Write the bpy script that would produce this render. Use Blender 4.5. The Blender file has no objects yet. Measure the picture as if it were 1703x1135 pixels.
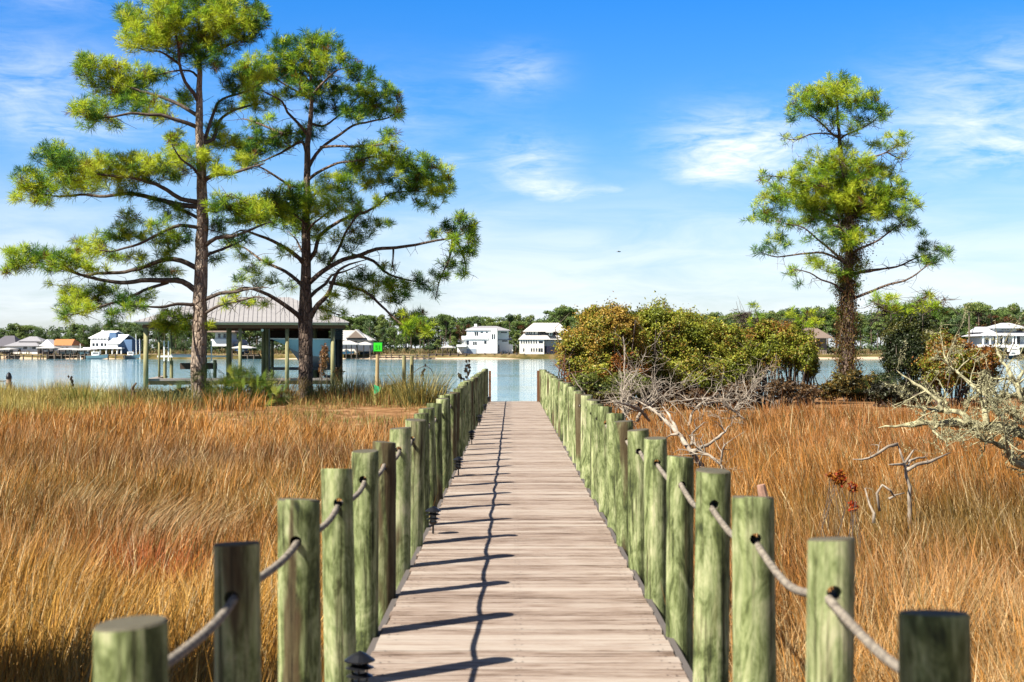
import bpy, math, random
import numpy as np
from mathutils import Vector, Matrix
random.seed(7); RNG = np.random.default_rng(7)
scene = bpy.context.scene; COL = scene.collection
R = math.radians
CX, HY, F, CAMZ = 851.5, 584.0, 2365.0, 1.6
# photo pixel at a real distance Y -> point in the place
def P(px, py, Y): return np.array([(px-CX)*Y/F, Y, CAMZ-(py-HY)*Y/F])
def lin(h):
    out = []
    for i in (0, 2, 4):
        c = int(h[i:i+2], 16)/255
        out.append(c/12.92 if c <= .04045 else ((c+.055)/1.055)**2.4)
    return np.array(out)*.51          # sunlit photo colour -> pigment albedo
# ---------------------------------------------------------------- mesh builder
class MB:
    def __init__(s): s.V=[]; s.T=[]; s.Q=[]; s.C=[]; s.n=0
    def add(s, V, T=None, Q=None, c=None):
        V = np.asarray(V, float).reshape(-1, 3); k = len(V)
        if T is not None and len(T): s.T.append(np.asarray(T, np.int64).reshape(-1, 3)+s.n)
        if Q is not None and len(Q): s.Q.append(np.asarray(Q, np.int64).reshape(-1, 4)+s.n)
        if c is None: c = (.5, .5, .5)
        c = np.asarray(c, float)
        s.C.append(np.tile(c, (k, 1)) if c.ndim == 1 else c)
        s.V.append(V); s.n += k; return s
    def box(s, x0, x1, y0, y1, z0, z1, c=None, rot=0, piv=None):
        v = np.array([[x, y, z] for z in (z0, z1) for x, y in ((x0, y0), (x1, y0), (x1, y1), (x0, y1))], float)
        if rot:
            p = np.array(piv if piv is not None else [(x0+x1)/2, (y0+y1)/2, 0]); ca, sa = math.cos(rot), math.sin(rot)
            d = v-p; v = np.stack([d[:, 0]*ca-d[:, 1]*sa, d[:, 0]*sa+d[:, 1]*ca, d[:, 2]], 1)+p
        return s.add(v, None, [[0, 3, 2, 1], [4, 5, 6, 7], [0, 1, 5, 4], [1, 2, 6, 5], [2, 3, 7, 6], [3, 0, 4, 7]], c)
    def tube(s, pts, rad, n=6, c=None, caps=True):
        pts = np.asarray(pts, float); m = len(pts); rad = np.broadcast_to(np.asarray(rad, float), (m,))
        d = np.gradient(pts, axis=0); d /= np.linalg.norm(d, axis=1)[:, None]+1e-9
        a = np.array([0, 0, 1.]) if abs(d[0, 2]) < .9 else np.array([1., 0, 0])
        u = np.cross(d[0], a); u /= np.linalg.norm(u); rings = []
        th = np.arange(n)*2*math.pi/n
        for i in range(m):
            u = u-d[i]*np.dot(u, d[i]); u /= np.linalg.norm(u)+1e-9; w = np.cross(d[i], u)
            rings.append(pts[i]+rad[i]*(np.cos(th)[:, None]*u+np.sin(th)[:, None]*w))
        V = np.concatenate(rings); i = np.arange(m-1)[:, None]*n; j = np.arange(n)[None]; k = (j+1) % n
        Q = np.stack([i+j, i+k, i+n+k, i+n+j], -1).reshape(-1, 4); T = []
        if caps:
            V = np.concatenate([V, pts[:1], pts[-1:]]); a0 = m*n
            T = [[a0, (q+1) % n, q] for q in range(n)]+[[a0+1, (m-1)*n+q, (m-1)*n+(q+1) % n] for q in range(n)]
        return s.add(V, T, Q, c)
    def prism(s, poly, y0, y1, c=None):           # poly in (x,z), convex, extruded in y
        k = len(poly); V = [[x, y0, z] for x, z in poly]+[[x, y1, z] for x, z in poly]
        T = [[0, i, i+1] for i in range(1, k-1)]+[[k, k+i+1, k+i] for i in range(1, k-1)]
        return s.add(V, T, [[i, (i+1) % k, k+(i+1) % k, k+i] for i in range(k)], c)
    def build(s, name, mat, parent=None, smooth=False, origin=None):
        V = np.concatenate(s.V); C = np.concatenate(s.C)
        o = np.array(origin if origin is not None else (parent.location if parent is not None and parent.type == 'EMPTY' else (0, 0, 0)), float)
        if parent is not None and parent.parent is not None:
            o = np.array(parent.matrix_basis.translation)+np.array(parent.parent.location)
        V = V-o
        T = np.concatenate(s.T) if s.T else np.zeros((0, 3), np.int64)
        Q = np.concatenate(s.Q) if s.Q else np.zeros((0, 4), np.int64)
        me = bpy.data.meshes.new(name); me.vertices.add(len(V)); me.vertices.foreach_set('co', V.astype(np.float32).ravel())
        L = np.concatenate([T.ravel(), Q.ravel()]).astype(np.int32); me.loops.add(len(L)); me.loops.foreach_set('vertex_index', L)
        st = np.concatenate([np.arange(len(T))*3, len(T)*3+np.arange(len(Q))*4]).astype(np.int32)
        me.polygons.add(len(st)); me.polygons.foreach_set('loop_start', st)
        me.polygons.foreach_set('use_smooth', np.full(len(st), bool(smooth)))
        me.update(calc_edges=True)
        at = me.color_attributes.new('tone', 'FLOAT_COLOR', 'POINT')
        at.data.foreach_set('color', np.concatenate([C, np.ones((len(C), 1))], 1).astype(np.float32).ravel())
        me.materials.append(mat)
        ob = bpy.data.objects.new(name, me); COL.objects.link(ob)
        if parent is not None: ob.parent = parent
        elif origin is not None: ob.location = o
        return ob
def tag(o, label=None, cat=None, group=None, kind=None):
    if label: o['label'] = label
    if cat: o['category'] = cat
    if group: o['group'] = group
    if kind: o['kind'] = kind
    return o
def thing(name, loc, label, cat, group=None):
    o = bpy.data.objects.new(name, None); COL.objects.link(o); o.empty_display_size = .3
    o.location = Vector([float(a) for a in loc]); return tag(o, label, cat, group)
def dup(root, loc, label=None, rz=0, sc=1):
    r = root.copy(); COL.objects.link(r); r.location = Vector([float(a) for a in loc]); r.rotation_euler = (0, 0, rz)
    r.scale = (sc, sc, sc) if np.isscalar(sc) else sc
    if label: r['label'] = label
    for ch in list(root.children):
        c = ch.copy(); COL.objects.link(c); c.parent = r
        for g in list(ch.children):
            d = g.copy(); COL.objects.link(d); d.parent = c
    return r
# ---------------------------------------------------------------- materials
def new_mat(name):
    m = bpy.data.materials.new(name); m.use_nodes = True; nt = m.node_tree; nt.nodes.clear()
    return m, nt, nt.nodes.new('ShaderNodeOutputMaterial')
def N(nt, typ, **kw):
    n = nt.nodes.new(typ)
    for k, v in kw.items():
        if k.startswith('i_'):
            key = k[2:]; n.inputs[int(key) if key.isdigit() else key.replace('_', ' ')].default_value = v
        else: setattr(n, k, v)
    return n
def ramp(nt, stops):
    r = nt.nodes.new('ShaderNodeValToRGB'); e = r.color_ramp.elements
    while len(e) < len(stops): e.new(.5)
    for q, (p, c) in zip(e, stops): q.position = p; q.color = (*c, 1)
    return r
def basic(name, stops, scale=(1, 1, 1), noise=3, detail=6, rough=.8, bump=0, obj=True, spec=.3, tone=0, metal=0, bscale=None, objrand=0):
    """noise-driven colour over stops; tone = strength of the per-vertex tone added to the ramp position"""
    m, nt, out = new_mat(name); L = nt.links.new
    tc = N(nt, 'ShaderNodeTexCoord'); mp = N(nt, 'ShaderNodeMapping'); mp.inputs['Scale'].default_value = scale
    L(tc.outputs['Object'], mp.inputs['Vector']); vec = mp.outputs['Vector']
    if objrand:
        oi = N(nt, 'ShaderNodeObjectInfo'); ad = N(nt, 'ShaderNodeVectorMath', operation='MULTIPLY_ADD')
        L(oi.outputs['Location'], ad.inputs[0]); ad.inputs[1].default_value = (3.1, 2.7, 1.3); L(vec, ad.inputs[2]); vec = ad.outputs[0]
    nz = N(nt, 'ShaderNodeTexNoise'); nz.inputs['Scale'].default_value = noise; nz.inputs['Detail'].default_value = detail; nz.inputs['Roughness'].default_value = .65
    L(vec, nz.inputs['Vector']); fac = nz.outputs['Fac']
    if tone:
        at = N(nt, 'ShaderNodeAttribute', attribute_name='tone'); sx = N(nt, 'ShaderNodeSeparateColor'); L(at.outputs['Color'], sx.inputs[0])
        ma = N(nt, 'ShaderNodeMath', operation='MULTIPLY_ADD'); L(sx.outputs[0], ma.inputs[0]); ma.inputs[1].default_value = tone
        sb = N(nt, 'ShaderNodeMath', operation='SUBTRACT'); L(fac, sb.inputs[0]); sb.inputs[1].default_value = tone*.5; L(sb.outputs[0], ma.inputs[2]); fac = ma.outputs[0]
    if objrand:
        ma = N(nt, 'ShaderNodeMath', operation='MULTIPLY_ADD'); L(oi.outputs['Random'], ma.inputs[0]); ma.inputs[1].default_value = objrand
        sb = N(nt, 'ShaderNodeMath', operation='SUBTRACT'); L(fac, sb.inputs[0]); sb.inputs[1].default_value = objrand*.5; L(sb.outputs[0], ma.inputs[2]); fac = ma.outputs[0]
    rp = ramp(nt, stops); L(fac, rp.inputs[0])
    b = N(nt, 'ShaderNodeBsdfPrincipled'); b.inputs['Roughness'].default_value = rough; b.inputs['Specular IOR Level'].default_value = spec; b.inputs['Metallic'].default_value = metal
    L(rp.outputs[0], b.inputs['Base Color']); L(b.outputs[0], out.inputs[0])
    if bump:
        bp = N(nt, 'ShaderNodeBump'); bp.inputs['Strength'].default_value = 1; bp.inputs['Distance'].default_value = bump
        n2 = nz
        if bscale:
            n2 = N(nt, 'ShaderNodeTexNoise'); n2.inputs['Scale'].default_value = bscale; n2.inputs['Detail'].default_value = 4; L(vec, n2.inputs['Vector'])
        L(n2.outputs['Fac'], bp.inputs['Height']); L(bp.outputs[0], b.inputs['Normal'])
    return m
def flat(name, hexc, rough=.6, var=.12, spec=.3, metal=0, k=1, noise=2.5):
    c = lin(hexc)*k
    return basic(name, [(.3, c*(1-var)), (.7, np.minimum(c*(1+var), .9))], noise=noise, rough=rough, spec=spec, metal=metal)
def leafmat(name, trans=.35, rough=.55, gl=.12):
    m, nt, out = new_mat(name); L = nt.links.new
    at = N(nt, 'ShaderNodeAttribute', attribute_name='tone')
    d = N(nt, 'ShaderNodeBsdfDiffuse'); t = N(nt, 'ShaderNodeBsdfTranslucent'); g = N(nt, 'ShaderNodeBsdfGlossy'); g.inputs['Roughness'].default_value = rough
    g.inputs['Color'].default_value = (.8, .8, .7, 1)
    L(at.outputs['Color'], d.inputs[0]); L(at.outputs['Color'], t.inputs[0])
    m1 = N(nt, 'ShaderNodeMixShader'); m1.inputs[0].default_value = trans; L(d.outputs[0], m1.inputs[1]); L(t.outputs[0], m1.inputs[2])
    m2 = N(nt, 'ShaderNodeMixShader'); m2.inputs[0].default_value = gl; L(m1.outputs[0], m2.inputs[1]); L(g.outputs[0], m2.inputs[2])
    L(m2.outputs[0], out.inputs[0]); return m
LEAF = leafmat('leaf_by_tone', .35, .5, .02)
NEEDLE = leafmat('pine_needles', .5, .5, .008)
GRASS = leafmat('dry_grass', .25, .6, .03)
def barkmat(name, a, b, c, vs=9):
    m, nt, out = new_mat(name); L = nt.links.new
    tc = N(nt, 'ShaderNodeTexCoord'); mp = N(nt, 'ShaderNodeMapping'); mp.inputs['Scale'].default_value = (1, 1, .38); L(tc.outputs['Object'], mp.inputs[0])
    nz0 = N(nt, 'ShaderNodeTexNoise'); nz0.inputs['Scale'].default_value = 6; L(mp.outputs[0], nz0.inputs['Vector'])
    mx = N(nt, 'ShaderNodeMix', data_type='VECTOR'); mx.inputs['Factor'].default_value = .12; L(mp.outputs[0], mx.inputs[4]); L(nz0.outputs['Color'], mx.inputs[5])
    vo = N(nt, 'ShaderNodeTexVoronoi', feature='DISTANCE_TO_EDGE'); vo.inputs['Scale'].default_value = vs; L(mx.outputs[1], vo.inputs['Vector'])
    v2 = N(nt, 'ShaderNodeTexVoronoi'); v2.inputs['Scale'].default_value = vs; L(mx.outputs[1], v2.inputs['Vector'])
    rp = ramp(nt, [(0, a), (.06, b*.8), (.25, b)]); L(vo.outputs['Distance'], rp.inputs[0])
    sx = N(nt, 'ShaderNodeSeparateColor'); L(v2.outputs['Color'], sx.inputs[0])
    nz = N(nt, 'ShaderNodeTexNoise'); nz.inputs['Scale'].default_value = 22; nz.inputs['Detail'].default_value = 5; L(tc.outputs['Object'], nz.inputs['Vector'])
    mu = N(nt, 'ShaderNodeMath', operation='MULTIPLY'); L(sx.outputs[0], mu.inputs[0]); L(nz.outputs['Fac'], mu.inputs[1])
    mc = N(nt, 'ShaderNodeMix', data_type='RGBA'); L(mu.outputs[0], mc.inputs['Factor']); L(rp.outputs[0], mc.inputs[6]); mc.inputs[7].default_value = (*c, 1)
    b_ = N(nt, 'ShaderNodeBsdfPrincipled'); b_.inputs['Roughness'].default_value = .9; b_.inputs['Specular IOR Level'].default_value = .15
    L(mc.outputs[2], b_.inputs['Base Color'])
    mn = N(nt, 'ShaderNodeMath', operation='MINIMUM'); L(vo.outputs['Distance'], mn.inputs[0]); mn.inputs[1].default_value = .2
    bp = N(nt, 'ShaderNodeBump'); bp.inputs['Distance'].default_value = .25; L(mn.outputs[0], bp.inputs['Height']); L(bp.outputs[0], b_.inputs['Normal'])
    L(b_.outputs[0], out.inputs[0]); return m
BARK = barkmat('pine_bark', lin('4a3a2e'), lin('a8927e'), lin('dcc8b2'))
BARK2 = barkmat('dark_pine_bark', lin('2c211b'), lin('7d695c'), lin('b09a86'))
TWIG = basic('pine_twig_bark', [(.3, lin('4c4038')), (.7, lin('83766a'))], noise=6, rough=.9, spec=.1)
DEADW = basic('weathered_deadwood', [(.25, lin('4a4038')), (.45, lin('a0917f')), (.7, lin('d8ccb8'))], noise=5, rough=.9, spec=.1)
# treated timber posts: copper green with brown streaks and knots
def postmat(name, warm=0):
    m, nt, out = new_mat(name); L = nt.links.new
    tc = N(nt, 'ShaderNodeTexCoord'); oi = N(nt, 'ShaderNodeObjectInfo')
    sh = N(nt, 'ShaderNodeVectorMath', operation='MULTIPLY_ADD'); L(oi.outputs['Location'], sh.inputs[0]); sh.inputs[1].default_value = (7.3, 5.1, 3.7); L(tc.outputs['Object'], sh.inputs[2])
    def nz(sc, s3, det=5, dist=0, r=.6):
        mp = N(nt, 'ShaderNodeMapping'); mp.inputs['Scale'].default_value = s3; L(sh.outputs[0], mp.inputs[0])
        n = N(nt, 'ShaderNodeTexNoise'); n.inputs['Scale'].default_value = sc; n.inputs['Detail'].default_value = det; n.inputs['Distortion'].default_value = dist; n.inputs['Roughness'].default_value = r; L(mp.outputs[0], n.inputs['Vector']); return n
    big = nz(6, (1, 1, .33), 4, 1.5, .7); fine = nz(42, (1, 1, .03), 4, 0, .7); mid = nz(15, (1, 1, .28), 6, 1.2, .85)
    g = ramp(nt, [(.28, lin('3c4428')), (.40, lin('6c7644')), (.50, lin('98a26c')), (.62, lin('bcc08c')), (.76, lin('ddd6ac'))]); 
    am = N(nt, 'ShaderNodeMath', operation='MULTIPLY_ADD'); L(oi.outputs['Random'], am.inputs[0]); am.inputs[1].default_value = .12; L(big.outputs['Fac'], am.inputs[2])
    a2 = N(nt, 'ShaderNodeMath', operation='MULTIPLY_ADD'); L(mid.outputs['Fac'], a2.inputs[0]); a2.inputs[1].default_value = .75; L(am.outputs[0], a2.inputs[2])
    a3 = N(nt, 'ShaderNodeMath', operation='SUBTRACT'); L(a2.outputs[0], a3.inputs[0]); a3.inputs[1].default_value = .445; L(a3.outputs[0], g.inputs[0])
    br = nz(3.2, (1, 1, .12), 3, .6)
    brr = ramp(nt, [(.58-.1*warm, (0, 0, 0)), (.63-.1*warm, (.85, .85, .85))]); L(br.outputs['Fac'], brr.inputs[0])
    mc = N(nt, 'ShaderNodeMix', data_type='RGBA'); L(brr.outputs[0], mc.inputs['Factor']); L(g.outputs[0], mc.inputs[6]); mc.inputs[7].default_value = (*lin('5f4a33'), 1)
    # knots
    vm = N(nt, 'ShaderNodeMapping'); vm.inputs['Scale'].default_value = (1, 1, .7); L(sh.outputs[0], vm.inputs[0])
    vo = N(nt, 'ShaderNodeTexVoronoi'); vo.inputs['Scale'].default_value = 4.4; L(vm.outputs[0], vo.inputs['Vector'])
    kr = ramp(nt, [(0, lin('6b3a1c')), (.05, lin('a2703f')), (.075, lin('b9c69a')), (.10, (0, 0, 0))]); L(vo.outputs['Distance'], kr.inputs[0])
    kf = ramp(nt, [(.06, (1, 1, 1)), (.09, (0, 0, 0))]); L(vo.outputs['Distance'], kf.inputs[0])
    mk = N(nt, 'ShaderNodeMix', data_type='RGBA'); L(kf.outputs[0], mk.inputs['Factor']); L(mc.outputs[2], mk.inputs[6]); L(kr.outputs[0], mk.inputs[7])
    # fine grain + checks
    fr = ramp(nt, [(.36, (.16, .14, .12)), (.41, (.62, .60, .56)), (.50, (.95, .95, .95)), (.7, (1.15, 1.15, 1.05))]); L(fine.outputs['Fac'], fr.inputs[0])
    mu = N(nt, 'ShaderNodeMix', data_type='RGBA', blend_type='MULTIPLY'); mu.inputs['Factor'].default_value = .9; L(mk.outputs[2], mu.inputs[6]); L(fr.outputs[0], mu.inputs[7])
    # grey brown weathered cut end on top
    ge = N(nt, 'ShaderNodeNewGeometry'); sx = N(nt, 'ShaderNodeSeparateXYZ'); L(ge.outputs['True Normal'], sx.inputs[0])
    gt = N(nt, 'ShaderNodeMath', operation='GREATER_THAN'); L(sx.outputs[2], gt.inputs[0]); gt.inputs[1].default_value = .5
    mt = N(nt, 'ShaderNodeMix', data_type='RGBA'); L(gt.outputs[0], mt.inputs['Factor']); L(mu.outputs[2], mt.inputs[6]); mt.inputs[7].default_value = (*lin('66604e'), 1)
    b = N(nt, 'ShaderNodeBsdfPrincipled'); b.inputs['Roughness'].default_value = .75; b.inputs['Specular IOR Level'].default_value = .2; L(mt.outputs[2], b.inputs['Base Color'])
    bp = N(nt, 'ShaderNodeBump'); bp.inputs['Distance'].default_value = .006; L(fine.outputs['Fac'], bp.inputs['Height']); L(bp.outputs[0], b.inputs['Normal'])
    L(b.outputs[0], out.inputs[0]); return m
POST = postmat('green_treated_timber'); POSTB = postmat('green_brown_treated_timber', 1)
PILE = basic('weathered_piling', [(.3, lin('6f6a48')), (.5, lin('a39c6c')), (.7, lin('c2bb8a'))], (1, 1, .15), 9, rough=.85, bump=.01)
def plankmat():
    m, nt, out = new_mat('weathered_deck_boards'); L = nt.links.new
    tc = N(nt, 'ShaderNodeTexCoord'); at = N(nt, 'ShaderNodeAttribute', attribute_name='tone'); sp = N(nt, 'ShaderNodeSeparateColor'); L(at.outputs['Color'], sp.inputs[0])
    ma = N(nt, 'ShaderNodeVectorMath', operation='MULTIPLY_ADD'); L(at.outputs['Color'], ma.inputs[0]); ma.inputs[1].default_value = (31, 0, 9); L(tc.outputs['Object'], ma.inputs[2])
    def nz(s3, det, dist=0):
        mp = N(nt, 'ShaderNodeMapping'); mp.inputs['Scale'].default_value = s3; L(ma.outputs[0], mp.inputs[0])
        n = N(nt, 'ShaderNodeTexNoise'); n.inputs['Scale'].default_value = 1; n.inputs['Detail'].default_value = det; n.inputs['Distortion'].default_value = dist; n.inputs['Roughness'].default_value = .65; L(mp.outputs[0], n.inputs['Vector']); return n
    g1 = nz((2.2, 42, 5), 6, .5); g2 = nz((7, 170, 20), 4); g3 = nz((2.3, 3.1, 1), 5)
    ad = N(nt, 'ShaderNodeMath', operation='MULTIPLY_ADD'); L(g2.outputs['Fac'], ad.inputs[0]); ad.inputs[1].default_value = .62; L(g1.outputs['Fac'], ad.inputs[2])
    a2 = N(nt, 'ShaderNodeMath', operation='MULTIPLY_ADD'); L(g3.outputs['Fac'], a2.inputs[0]); a2.inputs[1].default_value = .4; L(ad.outputs[0], a2.inputs[2])
    a3 = N(nt, 'ShaderNodeMath', operation='MULTIPLY_ADD'); L(sp.outputs[1], a3.inputs[0]); a3.inputs[1].default_value = .24; L(a2.outputs[0], a3.inputs[2])
    rp = ramp(nt, [(.62, lin('4a382a')), (.69, lin('705a4a')), (.77, lin('9a8472')), (.86, lin('b5a190')), (1.0, lin('c6b8a8'))]); 
    sc = N(nt, 'ShaderNodeMath', operation='MULTIPLY'); L(a3.outputs[0], sc.inputs[0]); sc.inputs[1].default_value = .76; L(sc.outputs[0], rp.inputs[0])
    b = N(nt, 'ShaderNodeBsdfPrincipled'); b.inputs['Roughness'].default_value = .7; b.inputs['Specular IOR Level'].default_value = .25; L(rp.outputs[0], b.inputs['Base Color'])
    bp = N(nt, 'ShaderNodeBump'); bp.inputs['Distance'].default_value = .005; L(ad.outputs[0], bp.inputs['Height']); L(bp.outputs[0], b.inputs['Normal'])
    L(b.outputs[0], out.inputs[0]); return m
DECK = plankmat()
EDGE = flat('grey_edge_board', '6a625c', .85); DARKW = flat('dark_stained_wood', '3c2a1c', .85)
ROPE = basic('rope_fibre', [(.35, lin('6a6056')), (.6, lin('a89c8a'))], (1, 1, 1), 40, rough=.95, bump=.002)
BLACKM = flat('black_lamp_metal', '15161a', .35, spec=.5); GLASSL = flat('frosted_lamp_lens', 'a8a8a0', .3)
WHITE = flat('white_painted_siding', 'f0efe9', .7, .05, k=1.5); WHITE2 = flat('white_trim', 'f4f4f0', .6, .03, k=1.45)
CREAM = flat('cream_siding', 'ece6d8', .7, .05, k=1.45); GREYR = flat('grey_shingle_roof', 'a8a5a8', .8, .12); METR = flat('pale_metal_roof', 'e6e0d8', .55, .06)
ORANGE = flat('orange_tile_roof', 'd08a55', .8, .15); BLUEW = flat('blue_grey_siding', '6f8fb5', .7, .1); GLASS = flat('dark_window_glass', '26313c', .15, .2, .6)
BROWNR = flat('brown_shingle_roof', '8d7a6c', .85, .15); TANW = flat('tan_gable_siding', 'a08c7c', .8, .1); DKSCR = flat('dark_porch_screen', '2a2c40', .6)
BULK = basic('seawall_timber', [(.3, lin('8a5a38')), (.7, lin('cf9c6c'))], (1, 1, 1), .8, rough=.85); PILEF = flat('far_piling_wood', '6e6052', .85)
# ---------------------------------------------------------------- value noise
def vnoise(x, y, s, seed):
    r = np.random.default_rng(seed).random((256, 256)); x = np.asarray(x)/s+100; y = np.asarray(y)/s+100
    xi = np.floor(x).astype(int); yi = np.floor(y).astype(int); fx = x-xi; fy = y-yi; fx = fx*fx*(3-2*fx); fy = fy*fy*(3-2*fy)
    g = lambda a, b: r[a % 256, b % 256]
    return (g(xi, yi)*(1-fx)+g(xi+1, yi)*fx)*(1-fy)+(g(xi, yi+1)*(1-fx)+g(xi+1, yi+1)*fx)*fy
# ---------------------------------------------------------------- sky, sun, camera
SUNV = Vector((-.75, -.55, 1.0)).normalized()
sun = bpy.data.lights.new('sun', 'SUN'); sun.energy = 5; sun.angle = R(.5); sun.color = (1, .955, .87)
so = bpy.data.objects.new('sun', sun); COL.objects.link(so); so.rotation_euler = SUNV.to_track_quat('Z', 'Y').to_euler(); so.location = (0, -20, 40)
w = bpy.data.worlds.new('World'); scene.world = w; w.use_nodes = True; nt = w.node_tree; nt.nodes.clear(); L = nt.links.new
sky = N(nt, 'ShaderNodeTexSky', sky_type='NISHITA', sun_disc=False, sun_elevation=math.asin(SUNV.z), sun_rotation=math.atan2(SUNV.x, SUNV.y), air_density=1.0, dust_density=.6, ozone_density=2.5)
tc = N(nt, 'ShaderNodeTexCoord'); sx = N(nt, 'ShaderNodeSeparateXYZ'); L(tc.outputs['Generated'], sx.inputs[0])
def M(op, a, b=None, c=None, clamp=False):
    n = N(nt, 'ShaderNodeMath', operation=op, use_clamp=clamp)
    for i, v in enumerate((a, b, c)):
        if v is None: continue
        if isinstance(v, (int, float)): n.inputs[i].default_value = v
        else: L(v, n.inputs[i])
    return n.outputs[0]
z = sx.outputs[2]
tint = ramp(nt, [(0, SKY_T[0]), (.09, SKY_T[1]), (.17, SKY_T[2]), (.25, SKY_T[3]), (.6, SKY_T[4])]) if 'SKY_T' in globals() else ramp(nt, [(0, (.82, .85, .96)), (.07, (.68, .80, .98)), (.15, (.33, .70, 1.1)), (.25, (.13, .62, 1.2)), (.34, (.08, .33, .8)), (.45, (.05, .12, .3))])
L(z, tint.inputs[0])
mul = N(nt, 'ShaderNodeMix', data_type='RGBA', blend_type='MULTIPLY'); mul.inputs['Factor'].default_value = 1; L(sky.outputs[0], mul.inputs[6]); L(tint.outputs[0], mul.inputs[7])
# wispy cirrus laid out by compass direction (azimuth) and elevation
az = M('ARCTAN2', sx.outputs[0], sx.outputs[1])
cv = N(nt, 'ShaderNodeCombineXYZ'); L(az, cv.inputs[0]); L(z, cv.inputs[1])
def cn(sx_, sy_, scale, det, dist, rot=0, off=0):
    mp = N(nt, 'ShaderNodeMapping'); mp.inputs['Scale'].default_value = (sx_, sy_, 1); mp.inputs['Rotation'].default_value = (0, 0, rot); mp.inputs['Location'].default_value = (off, off*.7, 0); L(cv.outputs[0], mp.inputs[0])
    n = N(nt, 'ShaderNodeTexNoise'); n.inputs['Scale'].default_value = scale; n.inputs['Detail'].default_value = det; n.inputs['Distortion'].default_value = dist; n.inputs['Roughness'].default_value = .6; L(mp.outputs[0], n.inputs['Vector']); return n.outputs['Fac']
n1 = cn(1, 3.4, 13, 9, 1.1, -.30); n2 = cn(1, 5, 9, 7, .7, -.12, 3); n3 = cn(1, 5, 38, 7, 1.6, .45, 5)
streak = M('SUBTRACT', M('ADD', M('MULTIPLY', n1, .72), M('MULTIPLY', n3, .28)), .35)
streak = M('MULTIPLY', streak, 3.2, clamp=True)
def blob(px, py, rx, ry, k, pw=1.3):
    a0 = (px-CX)/F; e0 = (HY-py)/F
    a = M('DIVIDE', M('SUBTRACT', az, a0), rx/F); b = M('DIVIDE', M('SUBTRACT', z, e0), ry/F)
    d = M('ADD', M('MULTIPLY', a, a), M('MULTIPLY', b, b)); return M('MULTIPLY', M('POWER', 2.718, M('MULTIPLY', d, -pw)), k)
tot = None
for bl in [(1215, 245, 120, 60, 1.0), (1175, 292, 70, 26, .7), (1300, 270, 110, 45, .65), (880, 280, 80, 50, .8), (935, 322, 80, 20, .75), (855, 130, 75, 40, .5), (1600, 230, 190, 100, .8), (1650, 270, 90, 20, .6), (758, 268, 30, 10, .6), (1030, 318, 35, 8, .6),
           (60, 180, 240, 90, .55), (110, 25, 130, 30, .5), (160, 235, 110, 18, .5), (1660, 120, 60, 40, .25), (600, 210, 200, 90, .3)]:
    o = blob(*bl); tot = o if tot is None else M('ADD', tot, o)
c1 = M('MULTIPLY', streak, tot, clamp=True)
low = M('MULTIPLY', M('MULTIPLY', M('SUBTRACT', .135, z), 9.5, clamp=True), M('MULTIPLY', M('SUBTRACT', n2, .22), 2.6, clamp=True))
far_ = M('MULTIPLY', M('GREATER_THAN', M('ABSOLUTE', az), .45), M('MULTIPLY', streak, .3))
cl = M('MULTIPLY', M('MAXIMUM', M('MAXIMUM', c1, M('MULTIPLY', low, .78)), far_), .95, clamp=True)
cmix = N(nt, 'ShaderNodeMix', data_type='RGBA'); L(cl, cmix.inputs['Factor']); L(mul.outputs[2], cmix.inputs[6]); cmix.inputs[7].default_value = (6.6, 7.0, 7.5, 1)
bg = N(nt, 'ShaderNodeBackground'); bg.inputs[1].default_value = .0555; L(cmix.outputs[2], bg.inputs[0])
wo = N(nt, 'ShaderNodeOutputWorld'); L(bg.outputs[0], wo.inputs[0])
cam = bpy.data.cameras.new('camera'); cam.lens = 50; cam.sensor_width = 36; cam.clip_end = 8000; cam.clip_start = .05
cam.dof.use_dof = True; cam.dof.focus_distance = 34; cam.dof.aperture_fstop = 4.5
co = bpy.data.objects.new('camera', cam); COL.objects.link(co); co.location = (0, 0, CAMZ); co.rotation_euler = (R(90)+math.atan((HY-567.5)/F), 0, 0); scene.camera = co
scene.view_settings.view_transform = 'Standard'; scene.view_settings.look = 'None'; scene.view_settings.exposure = 1.6; scene.view_settings.gamma = 1
scene.cycles.max_bounces = 5; scene.cycles.diffuse_bounces = 2; scene.cycles.glossy_bounces = 2; scene.cycles.transmission_bounces = 2; scene.cycles.transparent_max_bounces = 4
scene.cycles.sample_clamp_indirect = 6
# ---------------------------------------------------------------- ground and water
WZ = -.85
def shore(x):            # distance of the near shoreline
    x = np.asarray(x, float)
    s = 63+2*np.sin(x*.21)+1.2*np.sin(x*.63+1)
    dip = np.exp(-((x-.5)/3.2)**2)*16
    dip = dip+np.exp(-((x+26)/4)**2)*4
    return s-dip
def gz(x, y):
    x = np.asarray(x, float); y = np.asarray(y, float)
    d = shore(x)-y
    near = -.80+.0*x; bank = np.clip((y-38)/9, 0, 1)*.42
    bank = np.where((x < -1.2) & (x > -11), np.clip((y-33)/5, 0, 1)*.5, bank)
    land = near+bank+(vnoise(x, y, 1.3, 1)-.5)*.07+(vnoise(x, y, 6, 2)-.5)*.12
    t = np.clip(d/3.0, -1, 1); zz = np.where(d < 3, -.95+(land+.95)*np.clip(t, 0, 1)**.7, land)
    zz = np.where(d < 0, -.95+np.maximum(d, -12)*.15, zz)
    far = np.clip((y-432)/4, 0, 1)*3.2; rise = np.clip((y-440)/900, 0, 1)*4
    return np.where(y > 200, -2.6+far+rise, zz)
xs = np.unique(np.concatenate([np.linspace(-3000, -200, 12), np.linspace(-200, -40, 30), np.linspace(-40, 40, 121), np.linspace(40, 200, 30), np.linspace(200, 3000, 12)]))
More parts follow.
